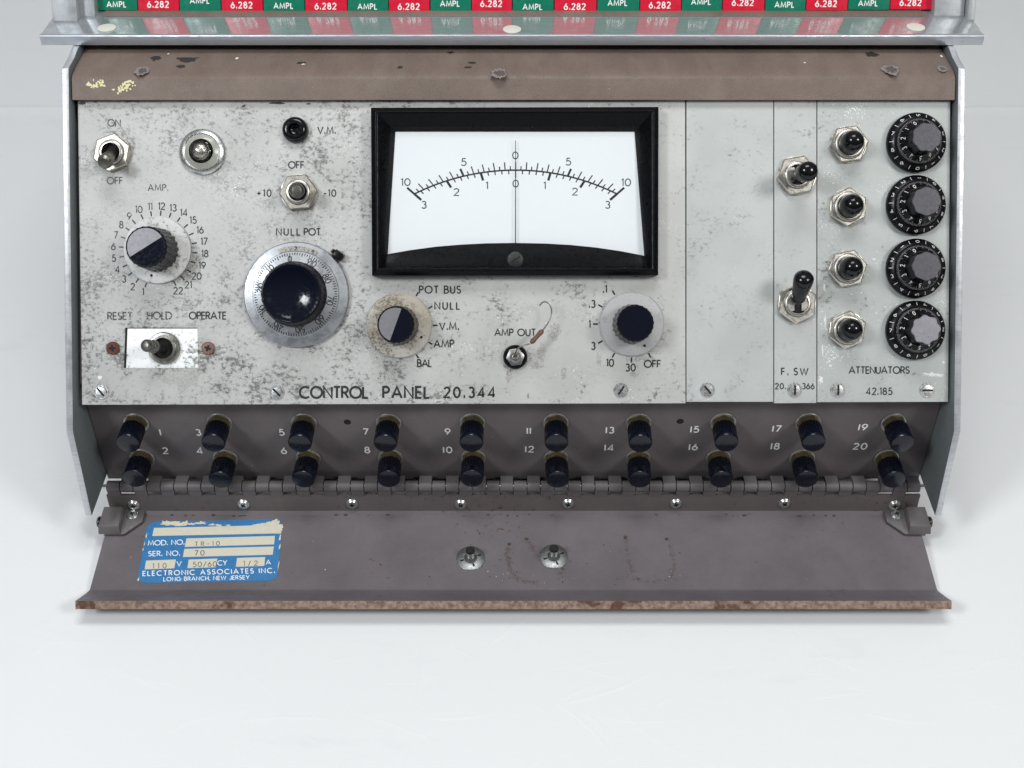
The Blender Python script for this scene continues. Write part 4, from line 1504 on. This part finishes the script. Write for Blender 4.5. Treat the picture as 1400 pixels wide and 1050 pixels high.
# hinge barrel
yh, zh = VD((525 - 665) / F * 505.5, 505.5)
HG = Matrix(((0, 0, 1, X0), (1, 0, 0, yh), (0, 1, 0, zh), (0, 0, 0, 1)))
g = G()
nk = 60
w0, w1 = -175.3, 175.3
pitch = (w1 - w0) / nk
for i in range(nk):
    a, b = w0 + i * pitch + .16, w0 + (i + 1) * pitch - .16
    n0 = len(g.v)
    pts = [(2.55 * math.cos(2 * math.pi * j / 20), 2.55 * math.sin(2 * math.pi * j / 20)) for j in range(20)]
    g.prism(pts, a, b)
    if i % 2:                                # this knuckle belongs to the strip above
        g.prism([(0, 2.50), (4.2, 2.45), (4.2, .8), (2.3, .8)], a, b)
    else:                                    # and this one to the flap below
        g.prism([(-2.3, .5), (-1.2, .6), (A_.x - yh + 1.1, A_.y - zh - .4), (A_.x - yh - .25, A_.y - zh - .4)], a, b)
build('hinge', g, [M_KN], PC, HG, bevel=.12, seg=1, sharp=40)
g = G().lathe([(.9, -178.6), (.9, 178.6), (0, 178.7)], 16)
build('hinge_pin', g, [M_STEEL], PC, HG)

# ================================================================== loose resistor pushed into the output jack
pp = [(704.5, 487, 4.6), (705, 482, 7.5), (708, 476, 9.5), (716, 472.5, 9.2), (724, 470, 8.0)]
RB = at(PANEL, 735, 460, 6.5)
q = lambda p: (lambda ab: Vector((ab[0], ab[1], p[2])))(on(PANEL, p[0], p[1], p[2]))


def smooth(ps, n=6):
    ps = [q(p) for p in ps]
    out = []
    for i in range(len(ps) - 1):
        p0_, p1_, p2_, p3_ = ps[max(i - 1, 0)], ps[i], ps[i + 1], ps[min(i + 2, len(ps) - 1)]
        for k_ in range(n):
            t = k_ / n
            out.append(.5 * ((2 * p1_) + (p2_ - p0_) * t + (2 * p0_ - 5 * p1_ + 4 * p2_ - p3_) * t * t + (3 * p1_ - p0_ - 3 * p2_ + p3_) * t ** 3))
    return out + [ps[-1]]


base = PANEL @ T(*on(PANEL, 704.5, 487, 0), 0)
RS = bpy.data.objects.new('resistor', None)
COL.objects.link(RS)
put(RS, None, base)
RS['label'] = 'small brown resistor with a hooked wire stuck in the AMP OUT jack'
RS['category'] = 'resistor'
b0, b1 = q((725.5, 469.5, 7.8)), q((742.5, 451, 6.8))
g = G()
ax = (b1 - b0)
ts = (0, .06, .16, .30, .5, .70, .84, .94, 1)
g.tube([b0 + ax * t for t in ts], [.35, .8, 1.08, 1.0, .88, 1.0, 1.08, .8, .35], 16)
build('resistor_body', g, [M_RESB], RS, PANEL)
g = G()
g.tube(smooth(pp + [(728, 467, 7.7)]), .30, 10)
build('lead_wire', g, [M_WIRE], RS, PANEL)
g = G()
g.tube(smooth([(740, 453.5, 6.9), (744, 449, 6.7), (750, 440, 6.4), (754, 428, 6.5), (752.5, 418, 6.9), (748, 413.5, 7.2), (742.5, 413, 7.3), (737.5, 418, 7.0)]), .28, 10)
build('lead_wire', g, [M_WIRE], RS, PANEL)
